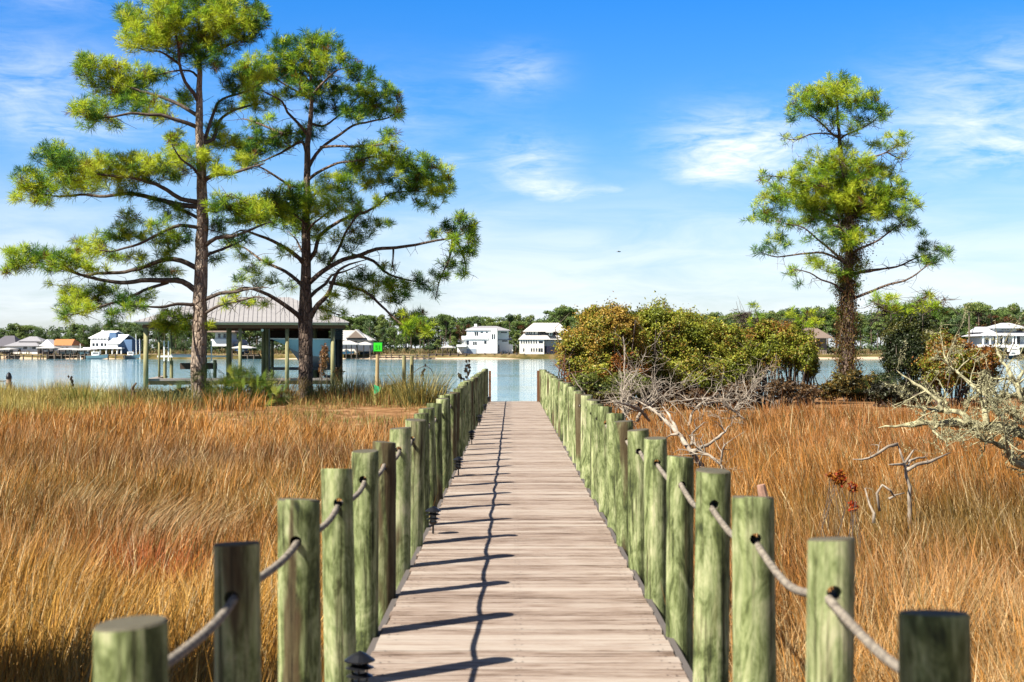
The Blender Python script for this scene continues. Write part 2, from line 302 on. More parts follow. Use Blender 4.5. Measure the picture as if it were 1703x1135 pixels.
ys = np.unique(np.concatenate([np.linspace(-300, -10, 12), np.linspace(-10, 90, 150), np.linspace(90, 420, 18), np.linspace(420, 480, 16), np.linspace(480, 5000, 14)]))
GX, GY = np.meshgrid(xs, ys, indexing='ij'); nx, ny = len(xs), len(ys)
V = np.stack([GX, GY, gz(GX, GY)], -1).reshape(-1, 3); ii = np.arange(nx-1)[:, None]*ny+np.arange(ny-1)[None]
mb = MB().add(V, None, np.stack([ii, ii+ny, ii+ny+1, ii+1], -1).reshape(-1, 4))
GROUND = basic('pine_straw_and_mud', [(.28, lin('54402c')), (.45, lin('8c6440')), (.6, lin('b58a60')), (.72, lin('d8bc98'))], (1, 1, 1), 2.2, 9, rough=.95, spec=.05, bump=.05, bscale=9)
nt = GROUND.node_tree; pr = [n for n in nt.nodes if n.type == 'BSDF_PRINCIPLED'][0]; rpn = [n for n in nt.nodes if n.type == 'VALTORGB'][0]
ge = N(nt, 'ShaderNodeNewGeometry'); sp = N(nt, 'ShaderNodeSeparateXYZ'); nt.links.new(ge.outputs['Position'], sp.inputs[0]); gt = N(nt, 'ShaderNodeMath', operation='GREATER_THAN'); nt.links.new(sp.outputs[1], gt.inputs[0]); gt.inputs[1].default_value = 200
nf = N(nt, 'ShaderNodeTexNoise'); nf.inputs['Scale'].default_value = .35; nf.inputs['Detail'].default_value = 8; nt.links.new(ge.outputs['Position'], nf.inputs['Vector']); rf_ = ramp(nt, [(.3, lin('4a4a2c')), (.5, lin('6e6238')), (.7, lin('94805a'))]); nt.links.new(nf.outputs['Fac'], rf_.inputs[0])
mg = N(nt, 'ShaderNodeMix', data_type='RGBA'); nt.links.new(gt.outputs[0], mg.inputs['Factor']); nt.links.new(rpn.outputs[0], mg.inputs[6]); nt.links.new(rf_.outputs[0], mg.inputs[7]); nt.links.new(mg.outputs[2], pr.inputs['Base Color'])
g = mb.build('ground', GROUND, smooth=True); tag(g, kind='structure')
m, nt, out = new_mat('lagoon_water'); L = nt.links.new
b = N(nt, 'ShaderNodeBsdfPrincipled'); b.inputs['Base Color'].default_value = (.10, .24, .28, 1); b.inputs['Roughness'].default_value = .06; b.inputs['IOR'].default_value = 1.33
tc = N(nt, 'ShaderNodeTexCoord'); mp = N(nt, 'ShaderNodeMapping'); mp.inputs['Scale'].default_value = (.55, 1, 1); L(tc.outputs['Object'], mp.inputs[0])
n1 = N(nt, 'ShaderNodeTexNoise'); n1.inputs['Scale'].default_value = 1.1; n1.inputs['Detail'].default_value = 4; L(mp.outputs[0], n1.inputs['Vector'])
n2 = N(nt, 'ShaderNodeTexNoise'); n2.inputs['Scale'].default_value = .06; n2.inputs['Detail'].default_value = 3; L(mp.outputs[0], n2.inputs['Vector'])
bs = ramp(nt, [(.35, (.25,)*3), (.65, (1,)*3)]); L(n2.outputs['Fac'], bs.inputs[0])
bp = N(nt, 'ShaderNodeBump'); bp.inputs['Distance'].default_value = .09; L(n1.outputs['Fac'], bp.inputs['Height']); L(bs.outputs[0], bp.inputs['Strength']); L(bp.outputs[0], b.inputs['Normal'])
L(b.outputs[0], out.inputs[0])
wa = MB().add([[-3000, 36, WZ], [3000, 36, WZ], [3000, 436, WZ], [-3000, 436, WZ]], None, [[0, 1, 2, 3]]).build('water', m); tag(wa, kind='structure')
# ---------------------------------------------------------------- boardwalk
XL, XR, YE = -.735, .862, 45.2
mb = MB(); y = -3.0
while y < YE:
    wd = .139; a, b2 = RNG.random(3), RNG.normal(0, .0016); lf, rt = XL+RNG.normal(0, .006), XR+RNG.normal(0, .006)
    zt = b2; tl = RNG.normal(0, .0008)
    v = np.array([[lf, y, zt-.036-tl], [rt, y, zt-.036+tl], [rt, y+wd, zt-.036+tl], [lf, y+wd, zt-.036-tl],
                  [lf, y+.0015, zt-tl], [rt, y+.0015, zt+tl], [rt, y+wd-.0015, zt+tl], [lf, y+wd-.0015, zt-tl]])
    v[:, 2] += 0; mb.add(v, None, [[0, 3, 2, 1], [4, 5, 6, 7], [0, 1, 5, 4], [1, 2, 6, 5], [2, 3, 7, 6], [3, 0, 4, 7]], a)
    y += wd+max(.0008, RNG.normal(.0062, .0028))
bw = mb.build('boardwalk', DECK); tag(bw, kind='structure')
mb = MB()
for x in (XL+.02, -.0, XR-.06): mb.box(x, x+.045, -3, YE-.02, -.25, -.045)
mb.box(XL-.045, XL-.007, -3, YE, -.2, -.012); mb.box(XR+.007, XR+.045, -3, YE, -.2, -.012)
e = mb.build('joist', EDGE, bw)
mb = MB(); y = -3.0+.14*62
for k in range(160):
    for xx in (XL+.05, XL+.09, .02, .05, XR-.09, XR-.05):
        xa, ya = xx+RNG.normal(0, .006), y+.068+RNG.normal(0, .02); r_ = .0045
        mb.add([[xa-r_, ya-r_, .0032], [xa+r_, ya-r_, .0032], [xa+r_, ya+r_, .0032], [xa-r_, ya+r_, .0032]], None, [[0, 1, 2, 3]])
    y += .143
nl = mb.build('nail_heads', flat('rusty_nail', '3a2e28', .6), bw); nl['kind'] = 'stuff'
# posts: real holes drilled with a boolean, applied to the mesh
def post_mesh(seed, r, h, mat, hole=True):
    rg = np.random.default_rng(seed); n = 24; th = np.arange(n)*2*math.pi/n
    zs = [-1.3, -.6, 0, .3, .6, h-.25, h-.06, h-.006, h]; V = []
    k = 1+.02*np.sin(th*2+rg.random()*6)+.015*np.sin(th*3+rg.random()*6)
    tx, ty = rg.normal(0, .01, 2)
    for i, zz in enumerate(zs):
        rr = r*k*(1-.03*zz)*(1 if i < 8 else .955)*(1+.008*rg.normal())
        V.append(np.stack([np.cos(th)*rr+tx*zz, np.sin(th)*rr+ty*zz, np.full(n, zz)+(.006*np.cos(th+seed) if i >= 7 else 0)], 1))
    V = np.concatenate(V); m_ = len(zs); i = np.arange(m_-1)[:, None]*n; j = np.arange(n)[None]; kk = (j+1) % n
    faces = [list(map(int, q)) for q in np.stack([i+j, i+kk, i+n+kk, i+n+j], -1).reshape(-1, 4)]+[[int(a) for a in range((m_-1)*n, m_*n)], [int(a) for a in range(n-1, -1, -1)]]
    me = bpy.data.meshes.new('post'); me.from_pydata([tuple(v) for v in V], [], faces); me.materials.append(mat)
    if hole:
        o = bpy.data.objects.new('tmp', me); COL.objects.link(o)
        c = MB().tube([[0, -.3, h-.155], [0, 0, h-.157], [0, .3, h-.155]], .023, 12).build('cut', mat)
        md = o.modifiers.new('b', 'BOOLEAN'); md.object = c; md.operation = 'DIFFERENCE'; md.solver = 'EXACT'
        dg = bpy.context.evaluated_depsgraph_get(); me2 = bpy.data.meshes.new_from_object(o.evaluated_get(dg))
        bpy.data.objects.remove(o); bpy.data.objects.remove(c); me = me2; me.name = 'post'
    me.polygons.foreach_set('use_smooth', np.ones(len(me.polygons), bool)); me.set_sharp_from_angle(angle=R(32))
    return me
HT = 1.025
PM = [post_mesh(s, r, HT+dz, POSTB if s in (3, 6) else POST) for s, r, dz in ((0, .083, 0), (1, .072, .0), (2, .083, .006), (3, .078, -.008), (4, .087, .004), (5, .080, .01), (6, .084, -.004), (8, .076, .012))]
ORD = ['nearest']+'second third fourth fifth sixth seventh eighth ninth tenth eleventh twelfth thirteenth fourteenth fifteenth sixteenth seventeenth eighteenth nineteenth twentieth twenty-first twenty-second twenty-third twenty-fourth twenty-fifth twenty-sixth twenty-seventh twenty-eighth twenty-ninth thirtieth thirty-first thirty-second thirty-third thirty-fourth thirty-fifth'.split()
PL, PR, SP = -.83, .945, 1.245
for side, X in (('left', PL), ('right', PR)):
    seqn = [0, 1, 2, 7, 5, 3, 0, 4, 1, 6, 2, 5, 7, 0, 3] if side == 'left' else [7, 1, 2, 4, 3, 5, 0, 6, 2, 7, 1, 4, 5, 3, 0]
    for i in range(-2, 35):
        o = bpy.data.objects.new('railing_post', PM[seqn[i % 15]]); COL.objects.link(o)
        o.location = (X+RNG.normal(0, .006), 3.08+SP*i, RNG.normal(0, .006)); o.rotation_euler = (RNG.normal(0, .004), RNG.normal(0, .006), RNG.uniform(-.12, .12))
        o['category'] = 'post'; o['group'] = 'rope railing posts along the %s side of the boardwalk' % side
        if i < 0: o['label'] = 'green timber railing post behind the viewpoint on the %s side of the boardwalk' % side
        elif i == 34: o['label'] = 'farthest green timber post of the %s rope railing, at the water end of the boardwalk' % side
        else: o['label'] = '%s round green treated timber post in the %s rope railing, counted from the viewer' % (ORD[i], side)
    mb = MB(); yv = []; zv = []
    for i in range(-2, 34):
        y0 = 3.08+SP*i; st = .016 if y0 < 12 else .11; k = int(SP/st); t = np.arange(k)/k
        yv.append(y0+t*SP); sag = (.022+.02*RNG.random()) if side == 'left' else (.040+.03*RNG.random()); zv.append(HT-.158-sag*4*t*(1-t))
    yv = np.append(np.concatenate(yv), 3.08+SP*34); zv = np.append(np.concatenate(zv), HT-.158)
    n = 9; th = np.arange(n)*2*math.pi/n; rr = .0132*(1+.16*np.cos(3*(th[None]-yv[:, None]*2*math.pi/.11)))
    xw = .006*np.sin(yv*5.1)
    V = np.stack([X+xw[:, None]+rr*np.cos(th), np.repeat(yv[:, None], n, 1), zv[:, None]+rr*np.sin(th)], -1).reshape(-1, 3)
    m_ = len(yv); i = np.arange(m_-1)[:, None]*n; j = np.arange(n)[None]; k = (j+1) % n
    mb.add(V, None, np.stack([i+j, i+k, i+n+k, i+n+j], -1).reshape(-1, 4))
    tag(mb.build('rope', ROPE, smooth=True), 'thick twisted rope threaded through the posts on the %s side of the boardwalk' % side, 'rope')
# brown boards closing the railing at the far end
for side, x0 in (('left', XL+.005), ('right', XR-.075)):
    tag(MB().box(x0, x0+.07, 44.7, 44.85, .01, .98).build('end_board', flat('end_board_wood', '7a4f2c', .8)), 'upright brown board beside the last %s railing post at the water end' % side, 'board', 'upright boards at the far end of the boardwalk')
# path lights
def disc(mb, z0, r0, z1, r1, n=16, x=0, y=0): mb.tube([[x, y, z0], [x, y, z1]], [r0, r1], n)
root = thing('path_light', (0, 0, 0), 'x', 'path light', 'black tiered path lights along the left edge of the boardwalk')
mb = MB(); mb.tube([[0, 0, 0], [0, 0, .085]], .009, 8); mb.build('stake', BLACKM, root)
mb = MB(); disc(mb, .08, .02, .105, .042); disc(mb, .128, .062, .142, .03); disc(mb, .165, .066, .182, .03); mb.tube([[0, 0, .195], [0, 0, .2], [0, 0, .225], [0, 0, .24]], [.07, .07, .035, .004], 16)
for a in range(4): mb.tube([[.034*math.cos(a*1.57), .034*math.sin(a*1.57), .1], [.034*math.cos(a*1.57), .034*math.sin(a*1.57), .198]], .004, 5)
mb.build('lamp_shade', BLACKM, root)
mb = MB(); mb.tube([[0, 0, .104], [0, 0, .196]], .026, 12); mb.build('lens', GLASSL, root)
lbl = ['nearest black tiered path light at the bottom of the photo beside left posts', 'second nearest black tiered path light on the left deck edge', 'third black tiered path light from the viewer', 'fourth black tiered path light from the viewer', 'fifth black tiered path light from the viewer', 'second farthest black tiered path light on the left deck edge', 'farthest black tiered path light near the water end of the deck']
for i, yy in enumerate((6.45, 12.45, 18.3, 24.4, 30.4, 36.5, 42.5)):
    if i == 0: root.location = (-.69, yy, .002); root['label'] = lbl[0]
    else: dup(root, (-.69, yy, .002), lbl[i], RNG.random()*2)
# ---------------------------------------------------------------- grass
def blades(n, x, y, z0, h, lean, ldir, wd, col, bend=.5):
    """n blades of three stations each; lean = horizontal reach of the tip"""
    fa = RNG.random(n)*math.pi; wx, wy = np.cos(fa)*wd/2, np.sin(fa)*wd/2
    lx, ly = np.cos(ldir)*lean, np.sin(ldir)*lean
    b = np.stack([x, y, z0], 1); w_ = np.stack([wx, wy, 0*wx], 1)
    mid = b+np.stack([lx*.35, ly*.35, h*.55], 1); tip = b+np.stack([lx, ly, h], 1)
    V = np.stack([b-w_, b+w_, mid-w_*.8, mid+w_*.8, tip], 1).reshape(-1, 3); o = np.arange(n)*5
    return V, np.stack([o+2, o+3, o+4], 1), np.stack([o, o+1, o+3, o+2], 1), np.repeat(col, 5, 0)
def mixc(a, b, t): return a*(1-t[:, None])+b*t[:, None]
def marsh_col(x, y):
    n = len(x); px = CX+x*F/y
    big = vnoise(x, y, 3.2, 11); med = vnoise(x, y*.6, 1.1, 12); r = RNG.random(n)
    GOLD, ORG, RUST, OLV, STRAW, BRN, RED, YEL = [lin(h)*1.0 for h in ('e0a442', 'd89642', 'b07032', '8c7834', 'e6c890', '704a22', 'c8602e', 'f0bc56')]
    c = mixc(np.tile(ORG, (n, 1)), np.tile(RUST, (n, 1)), np.clip(big*1.5-.3+.5*(r-.5), 0, 1))
    left = x < 0
    # left side belts
    nearL = np.clip((16-y)/4+(med-.5), 0, 1)*left
    c = mixc(c, np.where(r[:, None] < .5, GOLD, YEL), nearL*.8)
    mid = np.exp(-((y-19+x*.2)/4.5)**2)*left; c = mixc(c, np.where(r[:, None] < .5, OLV, ORG*.9), np.clip(mid*.8*(med*.9+.4), 0, 1))
    dk = np.exp(-((y-28)/4)**2)*left; c = mixc(c, np.tile(BRN, (n, 1)), np.clip(dk*.55*(big+.4), 0, 1))
    c = mixc(c, np.tile(RED, (n, 1)), np.exp(-((y-14.3)/.7)**2-((px-270)/110)**2)*.85)
    # right side belts
    ri = ~left
    c = mixc(c, np.where(r[:, None] < .5, ORG*1.15, STRAW), np.clip((13.5-y)/4+(med-.5), 0, 1)*ri*.65)
    c = mixc(c, np.tile(OLV*.85, (n, 1)), np.exp(-((y-17)/2.8)**2)*ri*np.clip(.35+(px-1300)/500, .2, .9)*.8)
    c = mixc(c, np.tile(RUST*1.15, (n, 1)), np.clip((y-22)/8, 0, 1)*ri*.5)
    far = np.clip((y-33)/6, 0, 1)*left; c = mixc(c, np.tile(ORG*1.05, (n, 1)), far*.6)
    st = RNG.random(n); c[st < .10] = STRAW*RNG.uniform(.8, 1.15, (int((st < .10).sum()), 1)); c[(st > .9)] = OLV*.8
    return np.clip(c*RNG.uniform(.5, 1.35, (n, 1)), 0, .85)
def marsh(seed, side):
    Y = []; X = []
    ed = np.linspace(3.4, 47, 90)
    for a, b in zip(ed[:-1], ed[1:]):
        ym = (a+b)/2; wdt = .37*ym+3.0; dens = 1750*(7/max(ym, 5.5))**1.45
        k = int(dens*wdt*(b-a)); Y.append(RNG.uniform(a, b, k)); X.append(RNG.uniform(.95, .95+wdt, k)*side)
    x = np.concatenate(X); y = np.concatenate(Y)
    if side < 0:
        x = np.where(x > -.93, x-.12, x)
        keep = ~((x > -9.5+np.clip((y-42)*.3, 0, 2)+.6*np.sin(y)) & (y > 35+.5*np.sin(x*2)+(-x-1)*.35)); keep &= y < np.where(x < -9.5, 42.6, 45.5)+.8*np.sin(x*.7)
    else:
        x = np.where(x < 1.05, x+.12, x); keep = y < 44.5+.8*np.sin(x*.9)
    cl = vnoise(x, y, .35, 21)
    keep &= RNG.random(len(x)) < (.30+.95*cl)
    x, y = x[keep], y[keep]; n = len(x)
    h = (.47+.18*vnoise(x, y, 2.5, 22)+.34*(cl[keep]-.45))*RNG.uniform(.62, 1.2, n)*np.where(RNG.random(n) < .03, 1.3, 1)
    wind = vnoise(x, y, 3.1, 23)*2.6-.6+(0 if side < 0 else 1.6)
    if side > 0: wind = 2.9+0*wind+(vnoise(x, y, 3.1, 23)-.5)*1.4
    ld = wind+RNG.normal(0, 1.0, n)+(vnoise(x, y, .55, 26)-.5)*4.5; lean = h*(.05+.22*vnoise(x, y, 2.2, 24)**2+.25*vnoise(x, y, .5, 27)**2+RNG.exponential(.13, n)+(RNG.random(n) < .03)*.7)
    px = CX+x*F/y
    if side < 0:      # wind-flattened silver patches
        fl = np.exp(-((y-17.5)/1.5)**2-((px-300)/90)**2)+.8*np.exp(-((y-20)/1.6)**2-((px-150)/80)**2)+.7*np.exp(-((y-27)/2)**2-((px-320)/60)**2)
        fl = np.clip(fl*1.0*(vnoise(x, y, .8, 25)*.8+.5), 0, 1); lean = lean*(1-fl)+h*fl*RNG.uniform(.3, 1.3, n); ld = np.where(fl > .35, .35+RNG.normal(0, .45, n), ld); h = h*(1-.3*fl)
    else: fl = np.zeros(n)
    low = (side < 0)*np.exp(-((y-13.3)/1.1)**2-((px-300)/160)**2); h = h*(1-.45*low)
    wd = np.clip(.0030+.00042*y, .0055, .018)*RNG.uniform(.7, 1.3, n)
    c = marsh_col(x, y); c = mixc(c, np.tile(lin('a8956e'), (n, 1)), fl*.5)
    V, T, Q, C = blades(n, x, y, gz(x, y)-.02, h, lean, ld, wd, c)
    mb = MB().add(V, T, Q, C)
    o = mb.build('marsh_grass', GRASS); o['kind'] = 'stuff'
    o['label'] = 'dense dry golden brown marsh rushes on the %s of the boardwalk' % ('left' if side < 0 else 'right'); o['category'] = 'grass'
    print('marsh', n)
marsh(1, -1); marsh(2, 1)
def clump(px, pyb, Y, rad, nb, h, cols, name='grass_clump', label=None, spread=.45, group='tall grass clumps on the near bank', wd=.014, up=1.0, zoff=0):
    p = P(px, pyb, Y); zb = float(gz(p[0], Y)); a = RNG.random(nb)*6.283; rr = np.sqrt(RNG.random(nb))*rad
    x = p[0]+np.cos(a)*rr; y = Y+np.sin(a)*rr*.8; hh = h*RNG.uniform(.5, 1.15, nb); ln = hh*spread*(.25+rr/rad)*RNG.uniform(.5, 1.5, nb)
    c = np.array([lin(q) for q in cols])[RNG.integers(0, len(cols), nb)]*RNG.uniform(.7, 1.2, (nb, 1))
    V, T, Q, C = blades(nb, x-p[0], y-Y, np.zeros(nb)+zoff, hh, ln, a+RNG.normal(0, .6, nb), wd*RNG.uniform(.7, 1.3, nb), c)
    o = MB().add(V, T, Q, C).build(name, GRASS); o.location = (float(p[0]), Y, zb-.02)
    tag(o, label, 'grass clump', group); return o
YG = ['cdb452', 'dcc66e', '9c9a42', 'e6d088', 'b8923f']; DG = ['5a6a3a', '6f7a44', '3c4a2c', 'b09a50']; BR = ['b0783c', 'c99a58', '8a6a34']
# yellow-green bank on the left
nb = 34000; x = RNG.uniform(-21.5, -10.5, nb); y = RNG.uniform(42.3, 57, nb); cl = vnoise(x, y, .9, 31); k = RNG.random(nb) < cl*1.4-.1; k &= (x < -13.3) | (RNG.random(nb) < .3); x, y, cl = x[k], y[k], cl[k]; n = len(x)
cc = np.array([lin(q) for q in YG])[RNG.integers(0, 5, n)]*RNG.uniform(.7, 1.25, (n, 1)); gm = vnoise(x, y, 1.4, 32); cc = mixc(cc, np.tile(lin('8c9438'), (n, 1)), np.clip(gm*2-1, 0, 1)*.8)
V, T, Q, C = blades(n, x, y, gz(x, y)-.02, (.38+.75*(cl-.3)*(.5+vnoise(x, y, 2.3, 33)))*RNG.uniform(.6, 1.25, n), RNG.exponential(.2, n), RNG.random(n)*6.28, RNG.uniform(.012, .022, n), cc)
tag(MB().add(V, T, Q, C).build('bank_grass', GRASS), 'yellow-green wild grass covering the bank left of the pines', 'grass', kind='stuff')
# low straw, weeds and tufts among the pine straw left of the deck and round the pines
nb = 30000; x = RNG.uniform(-17, -1.2, nb); y = RNG.uniform(36, 60, nb); cl = vnoise(x, y, .8, 41)*.6+vnoise(x, y, 2.6, 42)*.5; k = cl > .50; k &= (y < shore(x)-1.5)
x, y, cl = x[k], y[k], cl[k]; n = len(x); back = np.clip((y-44)/6, 0, 1)
cc = np.array([lin(q) for q in BR+['a6a04e', '7c8440']])[RNG.integers(0, 5, n)]*RNG.uniform(.7, 1.2, (n, 1))
V, T, Q, C = blades(n, x, y, gz(x, y)-.02, (.10+(.35+.3*back)*(cl-.5)*2)*RNG.uniform(.5, 1.3, n), RNG.exponential(.14, n), RNG.random(n)*6.28, RNG.uniform(.01, .02, n), cc)
tag(MB().add(V, T, Q, C).build('weeds', GRASS), 'low straw-coloured weeds scattered over the pine straw bank', 'weeds', kind='stuff')
for i, a in enumerate([(700, 680, 48.5, .8, 900, 1.25, DG+YG[:2], 'bushy green and gold grass clump beside the left railing near the far end'),
          (655, 676, 50, .7, 650, 1.0, YG+DG[:1], 'pale gold grass clump in front of the twin mooring posts'),
          (636, 668, 53, .6, 450, .95, DG+BR, 'dark green sedge clump beside the channel marker pole'),
          (606, 672, 52, .6, 450, .85, BR+DG[:2], 'brown and green grass clump right of the boathouse corner'),
          (577, 664, 54, .55, 420, 1.15, DG+['2e3a2a'], 'dark sedge clump at the right corner of the boathouse'),
          (540, 672, 52.5, .7, 500, .9, YG[:3]+DG[:2], 'olive grass clump just right of the second pine trunk'),
          (470, 676, 50.5, .6, 420, 1.0, YG[:2]+BR, 'thin tawny grass clump between the palmetto and second pine'),
          (446, 678, 50, .3, 120, 1.35, ['c9b078', 'a08a58'], 'tall dead stalks leaning beside the palmetto'),
          (135, 688, 47, .5, 420, 1.05, ['8c9a3c', '6f8a34', 'b9a24a'], 'bright green grass clump in the middle of the left bank'),
          (64, 690, 47, .6, 420, .95, YG, 'golden grass clump on the left bank nearest the capped post'),
          (215, 680, 49, .5, 350, .9, DG+BR, 'dark weedy clump at the right end of the left bank'),
          (285, 684, 47.8, .9, 800, .8, DG+['4c5c30'], 'low dark green shrubby grass at the foot of the left pine'),
          (375, 688, 47.5, .5, 300, .6, BR+['8c9a3c'], 'short brown grass clump between left pine and palmetto')]):
    clump(*a[:7], label=a[7])
# ---------------------------------------------------------------- pines
def catmull(pts, step):
    pts = np.asarray(pts, float)
    if len(pts) < 3:
        k = max(2, int(np.linalg.norm(pts[-1, :3]-pts[0, :3])/step)); t = np.linspace(0, 1, k)[:, None]; return pts[:1]*(1-t)+pts[-1:]*t
    q = np.vstack([2*pts[0]-pts[1], pts, 2*pts[-1]-pts[-2]]); out = []
    for i in range(1, len(q)-2):
        k = max(1, int(np.linalg.norm(q[i+1, :3]-q[i, :3])/step)); t = (np.arange(k)/k)[:, None]
        out.append(.5*((2*q[i])+(-q[i-1]+q[i+1])*t+(2*q[i-1]-5*q[i]+4*q[i+1]-q[i+2])*t*t+(-q[i-1]+3*q[i]-3*q[i+1]+q[i+2])*t**3))
    out.append(pts[-1:]); return np.vstack(out)
GREENS = [lin(h) for h in ('c8e83a', 'dcf044', 'a8d03c', '78a43c', '4e7c32', 'ecf84c')]
def tufts(pos, dirs, nn, ln, wd, cols, bright):
    """needle fans: pos (k,3), dirs (k,3)"""
    k = len(pos); v = RNG.normal(size=(k, nn, 3)); v /= np.linalg.norm(v, axis=2)[..., None]
    d = v+dirs[:, None]*.75+np.array([0, 0, .25]); d /= np.linalg.norm(d, axis=2)[..., None]
    ll = ln*RNG.uniform(.7, 1.15, (k, nn, 1)); st = pos[:, None]-dirs[:, None]*RNG.random((k, nn, 1))*ln*.7
    a = st; tip = st+d*ll-np.array([0, 0, .18])*ll*RNG.random((k, nn, 1))
    side = np.cross(d, RNG.normal(size=(k, nn, 3))); side /= np.linalg.norm(side, axis=2)[..., None]; side *= wd/2
    mid = st+d*ll*.5
    V = np.stack([a, mid-side, mid+side, tip], 2).reshape(-1, 3); o = np.arange(k*nn)*4
    T = np.concatenate([np.stack([o, o+1, o+2], 1), np.stack([o+1, o+3, o+2], 1)])
    C = np.repeat(np.clip(cols[:, None]*RNG.uniform(.75, 1.25, (k, nn, 1))*bright, 0, .8), 4, 1).reshape(-1, 3)
    return V, T, C
def pine(label, Y0, trunk, limbs, clusters, bark, seed, density=1.0, nneed=36, ln=.27, vine=None, name='pine_tree', yb=0, zfoot=None, drange=1.0, tuft_r=20.):
    global RNG
    RNG = np.random.default_rng(seed)
    base = P(trunk[0][0], trunk[0][1], Y0); root = thing(name, base, label, 'tree')
    tp = np.array([[*P(px, py, Y0), r*.9] for px, py, r in trunk]); tr = catmull(tp, .35); tr[:, :3] += RNG.normal(0, .012, (len(tr), 3))
    mb = MB(); mb.tube(tr[:, :3], tr[:, 3], 14); nodes = [tr[::2, :3]]; nrad = [tr[::2, 3]]
    # root flare
    for a in range(5):
        an = a*1.25+RNG.random(); b = tr[0, :3]; r0 = tr[0, 3]
        mb.tube([b+[math.cos(an)*r0*.4, math.sin(an)*r0*.4, .35], b+[math.cos(an)*r0*.9, math.sin(an)*r0*.9, .05], b+[math.cos(an)*r0*1.8, math.sin(an)*r0*1.8, -.15]], [.10, .11, .03], 7)
    tm = mb.build('trunk', bark, root, smooth=True)
    mb = MB(); lp = []
    for li, lm in enumerate(limbs):
        r0, dep, pts = lm; m_ = len(pts); t = np.linspace(0, 1, m_)
        p3 = np.array([[*P(px, py, Y0+dep*tt), r0*.72*(1-tt)**.8+.014] for (px, py), tt in zip(pts, t)])
        c = catmull(p3, .22); k = len(c); c[1:-1, :3] += np.cumsum(RNG.normal(0, .012, (k, 3)), 0)[1:-1]*np.sin(np.linspace(0, math.pi, k))[1:-1, None]
        mb.tube(c[:, :3], c[:, 3], 8); nodes.append(c[:, :3]); nrad.append(c[:, 3]); lp.append(c)
    nd = np.concatenate(nodes); allp = np.concatenate(lp)
    # foliage positions
    pos = []
    for (cx, cy, rx, ry) in clusters:
        kk = rx*ry; rx, ry = rx*1.16+1.5, ry*1.16+1.5
        k = max(2, int(density*kk/13)); s = Y0/F
        c0 = P(cx, cy, Y0); q = np.concatenate([allp[:, :3]], 0); d2 = (q[:, 0]-c0[0])**2+(q[:, 2]-c0[2])**2; y_ = q[np.argmin(d2), 1]*.75+Y0*.25+RNG.normal(0, .5)*drange
        u = RNG.normal(size=(k, 3)); u /= np.linalg.norm(u, axis=1)[:, None]; u *= RNG.random((k, 1))**.4
        f = y_/Y0
        pos.append(np.stack([c0[0]*f+u[:, 0]*rx*s, y_+u[:, 1]*max(rx*s*.9, .5)*drange, CAMZ+(c0[2]-CAMZ)*f+u[:, 2]*ry*s], 1))
    pos = np.concatenate(pos)
    d0 = np.array([np.min(np.sum((nd-p)**2, 1)) for p in pos]); order = np.argsort(d0)
    NDb = np.zeros((len(nd)+len(pos)*9, 3)); NDb[:len(nd)] = nd; cnt = len(nd); dirs = np.zeros_like(pos); use = 0
    tw = MB()
    for oi in order:
        p = pos[oi]; df = NDb[:cnt]-p; d2 = df[:, 0]**2+df[:, 1]**2+df[:, 2]**2*1.0+np.where(df[:, 2] > 0, df[:, 2]*.8, 0); j = int(np.argmin(d2)); a = NDb[j].copy()
        dist = np.linalg.norm(p-a); 
        if dist < .05: dirs[oi] = (0, 0, 1); continue
        m1 = a*.6+p*.4+np.array([0, 0, -.08*dist])+RNG.normal(0, .06, 3)*min(dist, 1); m2 = a*.25+p*.75+np.array([0, 0, -.06*dist])+RNG.normal(0, .04, 3)*min(dist, 1)
        r_ = .009+.007*min(dist, 2)
        tw.tube([a, m1, m2, p], [r_, r_*.85, r_*.7, r_*.5], 3, caps=False)
        k = max(1, int(dist/.3)); 
        for q in (m1, m2)[:2 if dist > .35 else 1]: NDb[cnt] = q; cnt += 1
        NDb[cnt] = p; cnt += 1; dd = p-m2; dirs[oi] = dd/(np.linalg.norm(dd)+1e-6)
    # bare dead twigs on the inner limbs
    for i in range(320):
        c = lp[RNG.integers(len(lp))]; q = c[RNG.integers(len(c)), :3]; l = RNG.uniform(.25, .9); d = RNG.normal(size=3); d /= np.linalg.norm(d); d[2] = d[2]*.6-.1
        a1 = q+d*l*.5+RNG.normal(0, .05, 3); tw.tube([q, a1, q+d*l+RNG.normal(0, .1, 3)], [.014, .010, .005], 3, caps=False)
        if i % 2: tw.tube([a1, a1+RNG.normal(0, .22, 3)], [.008, .004], 3, caps=False)
    V1 = mb; o1 = V1.build('limbs', bark if bark is BARK2 else TWIG, root, smooth=True); tw.build('twigs', TWIG, root)
    # needle tone per tuft: fresh tips vs older dark fans
    vn = vnoise(pos[:, 0]*1.0+pos[:, 1]*.6, pos[:, 2], .9, seed); w_ = np.clip(vn*1.2+RNG.normal(0, .34, len(pos))-.08, 0, 1)
    idx = np.clip((w_*5.999).astype(int), 0, 5); G = np.array([GREENS[4], GREENS[3], GREENS[2], GREENS[0], GREENS[1], GREENS[5]]); cols = G[idx]
    brn = RNG.random(len(pos)) < .035; cols[brn] = lin('8a5a2c')
    V, T, C = tufts(pos, dirs, nneed, ln, .0155*Y0/50, cols, 1.0)
    MB().add(V, T, None, C).build('crown', NEEDLE, root)
    print(label[:20], 'tufts', len(pos), 'twigs', cnt)
    return root
A_tr = [(330, 694, .35), (330, 670, .31), (331, 600, .285), (333, 500, .265), (335, 420, .24), (336, 350, .215), (334, 262, .17), (331, 216, .15), (331, 166, .125), (331, 102, .085), (331, 62, .06), (330, 10, .04), (332, -25, .03)]
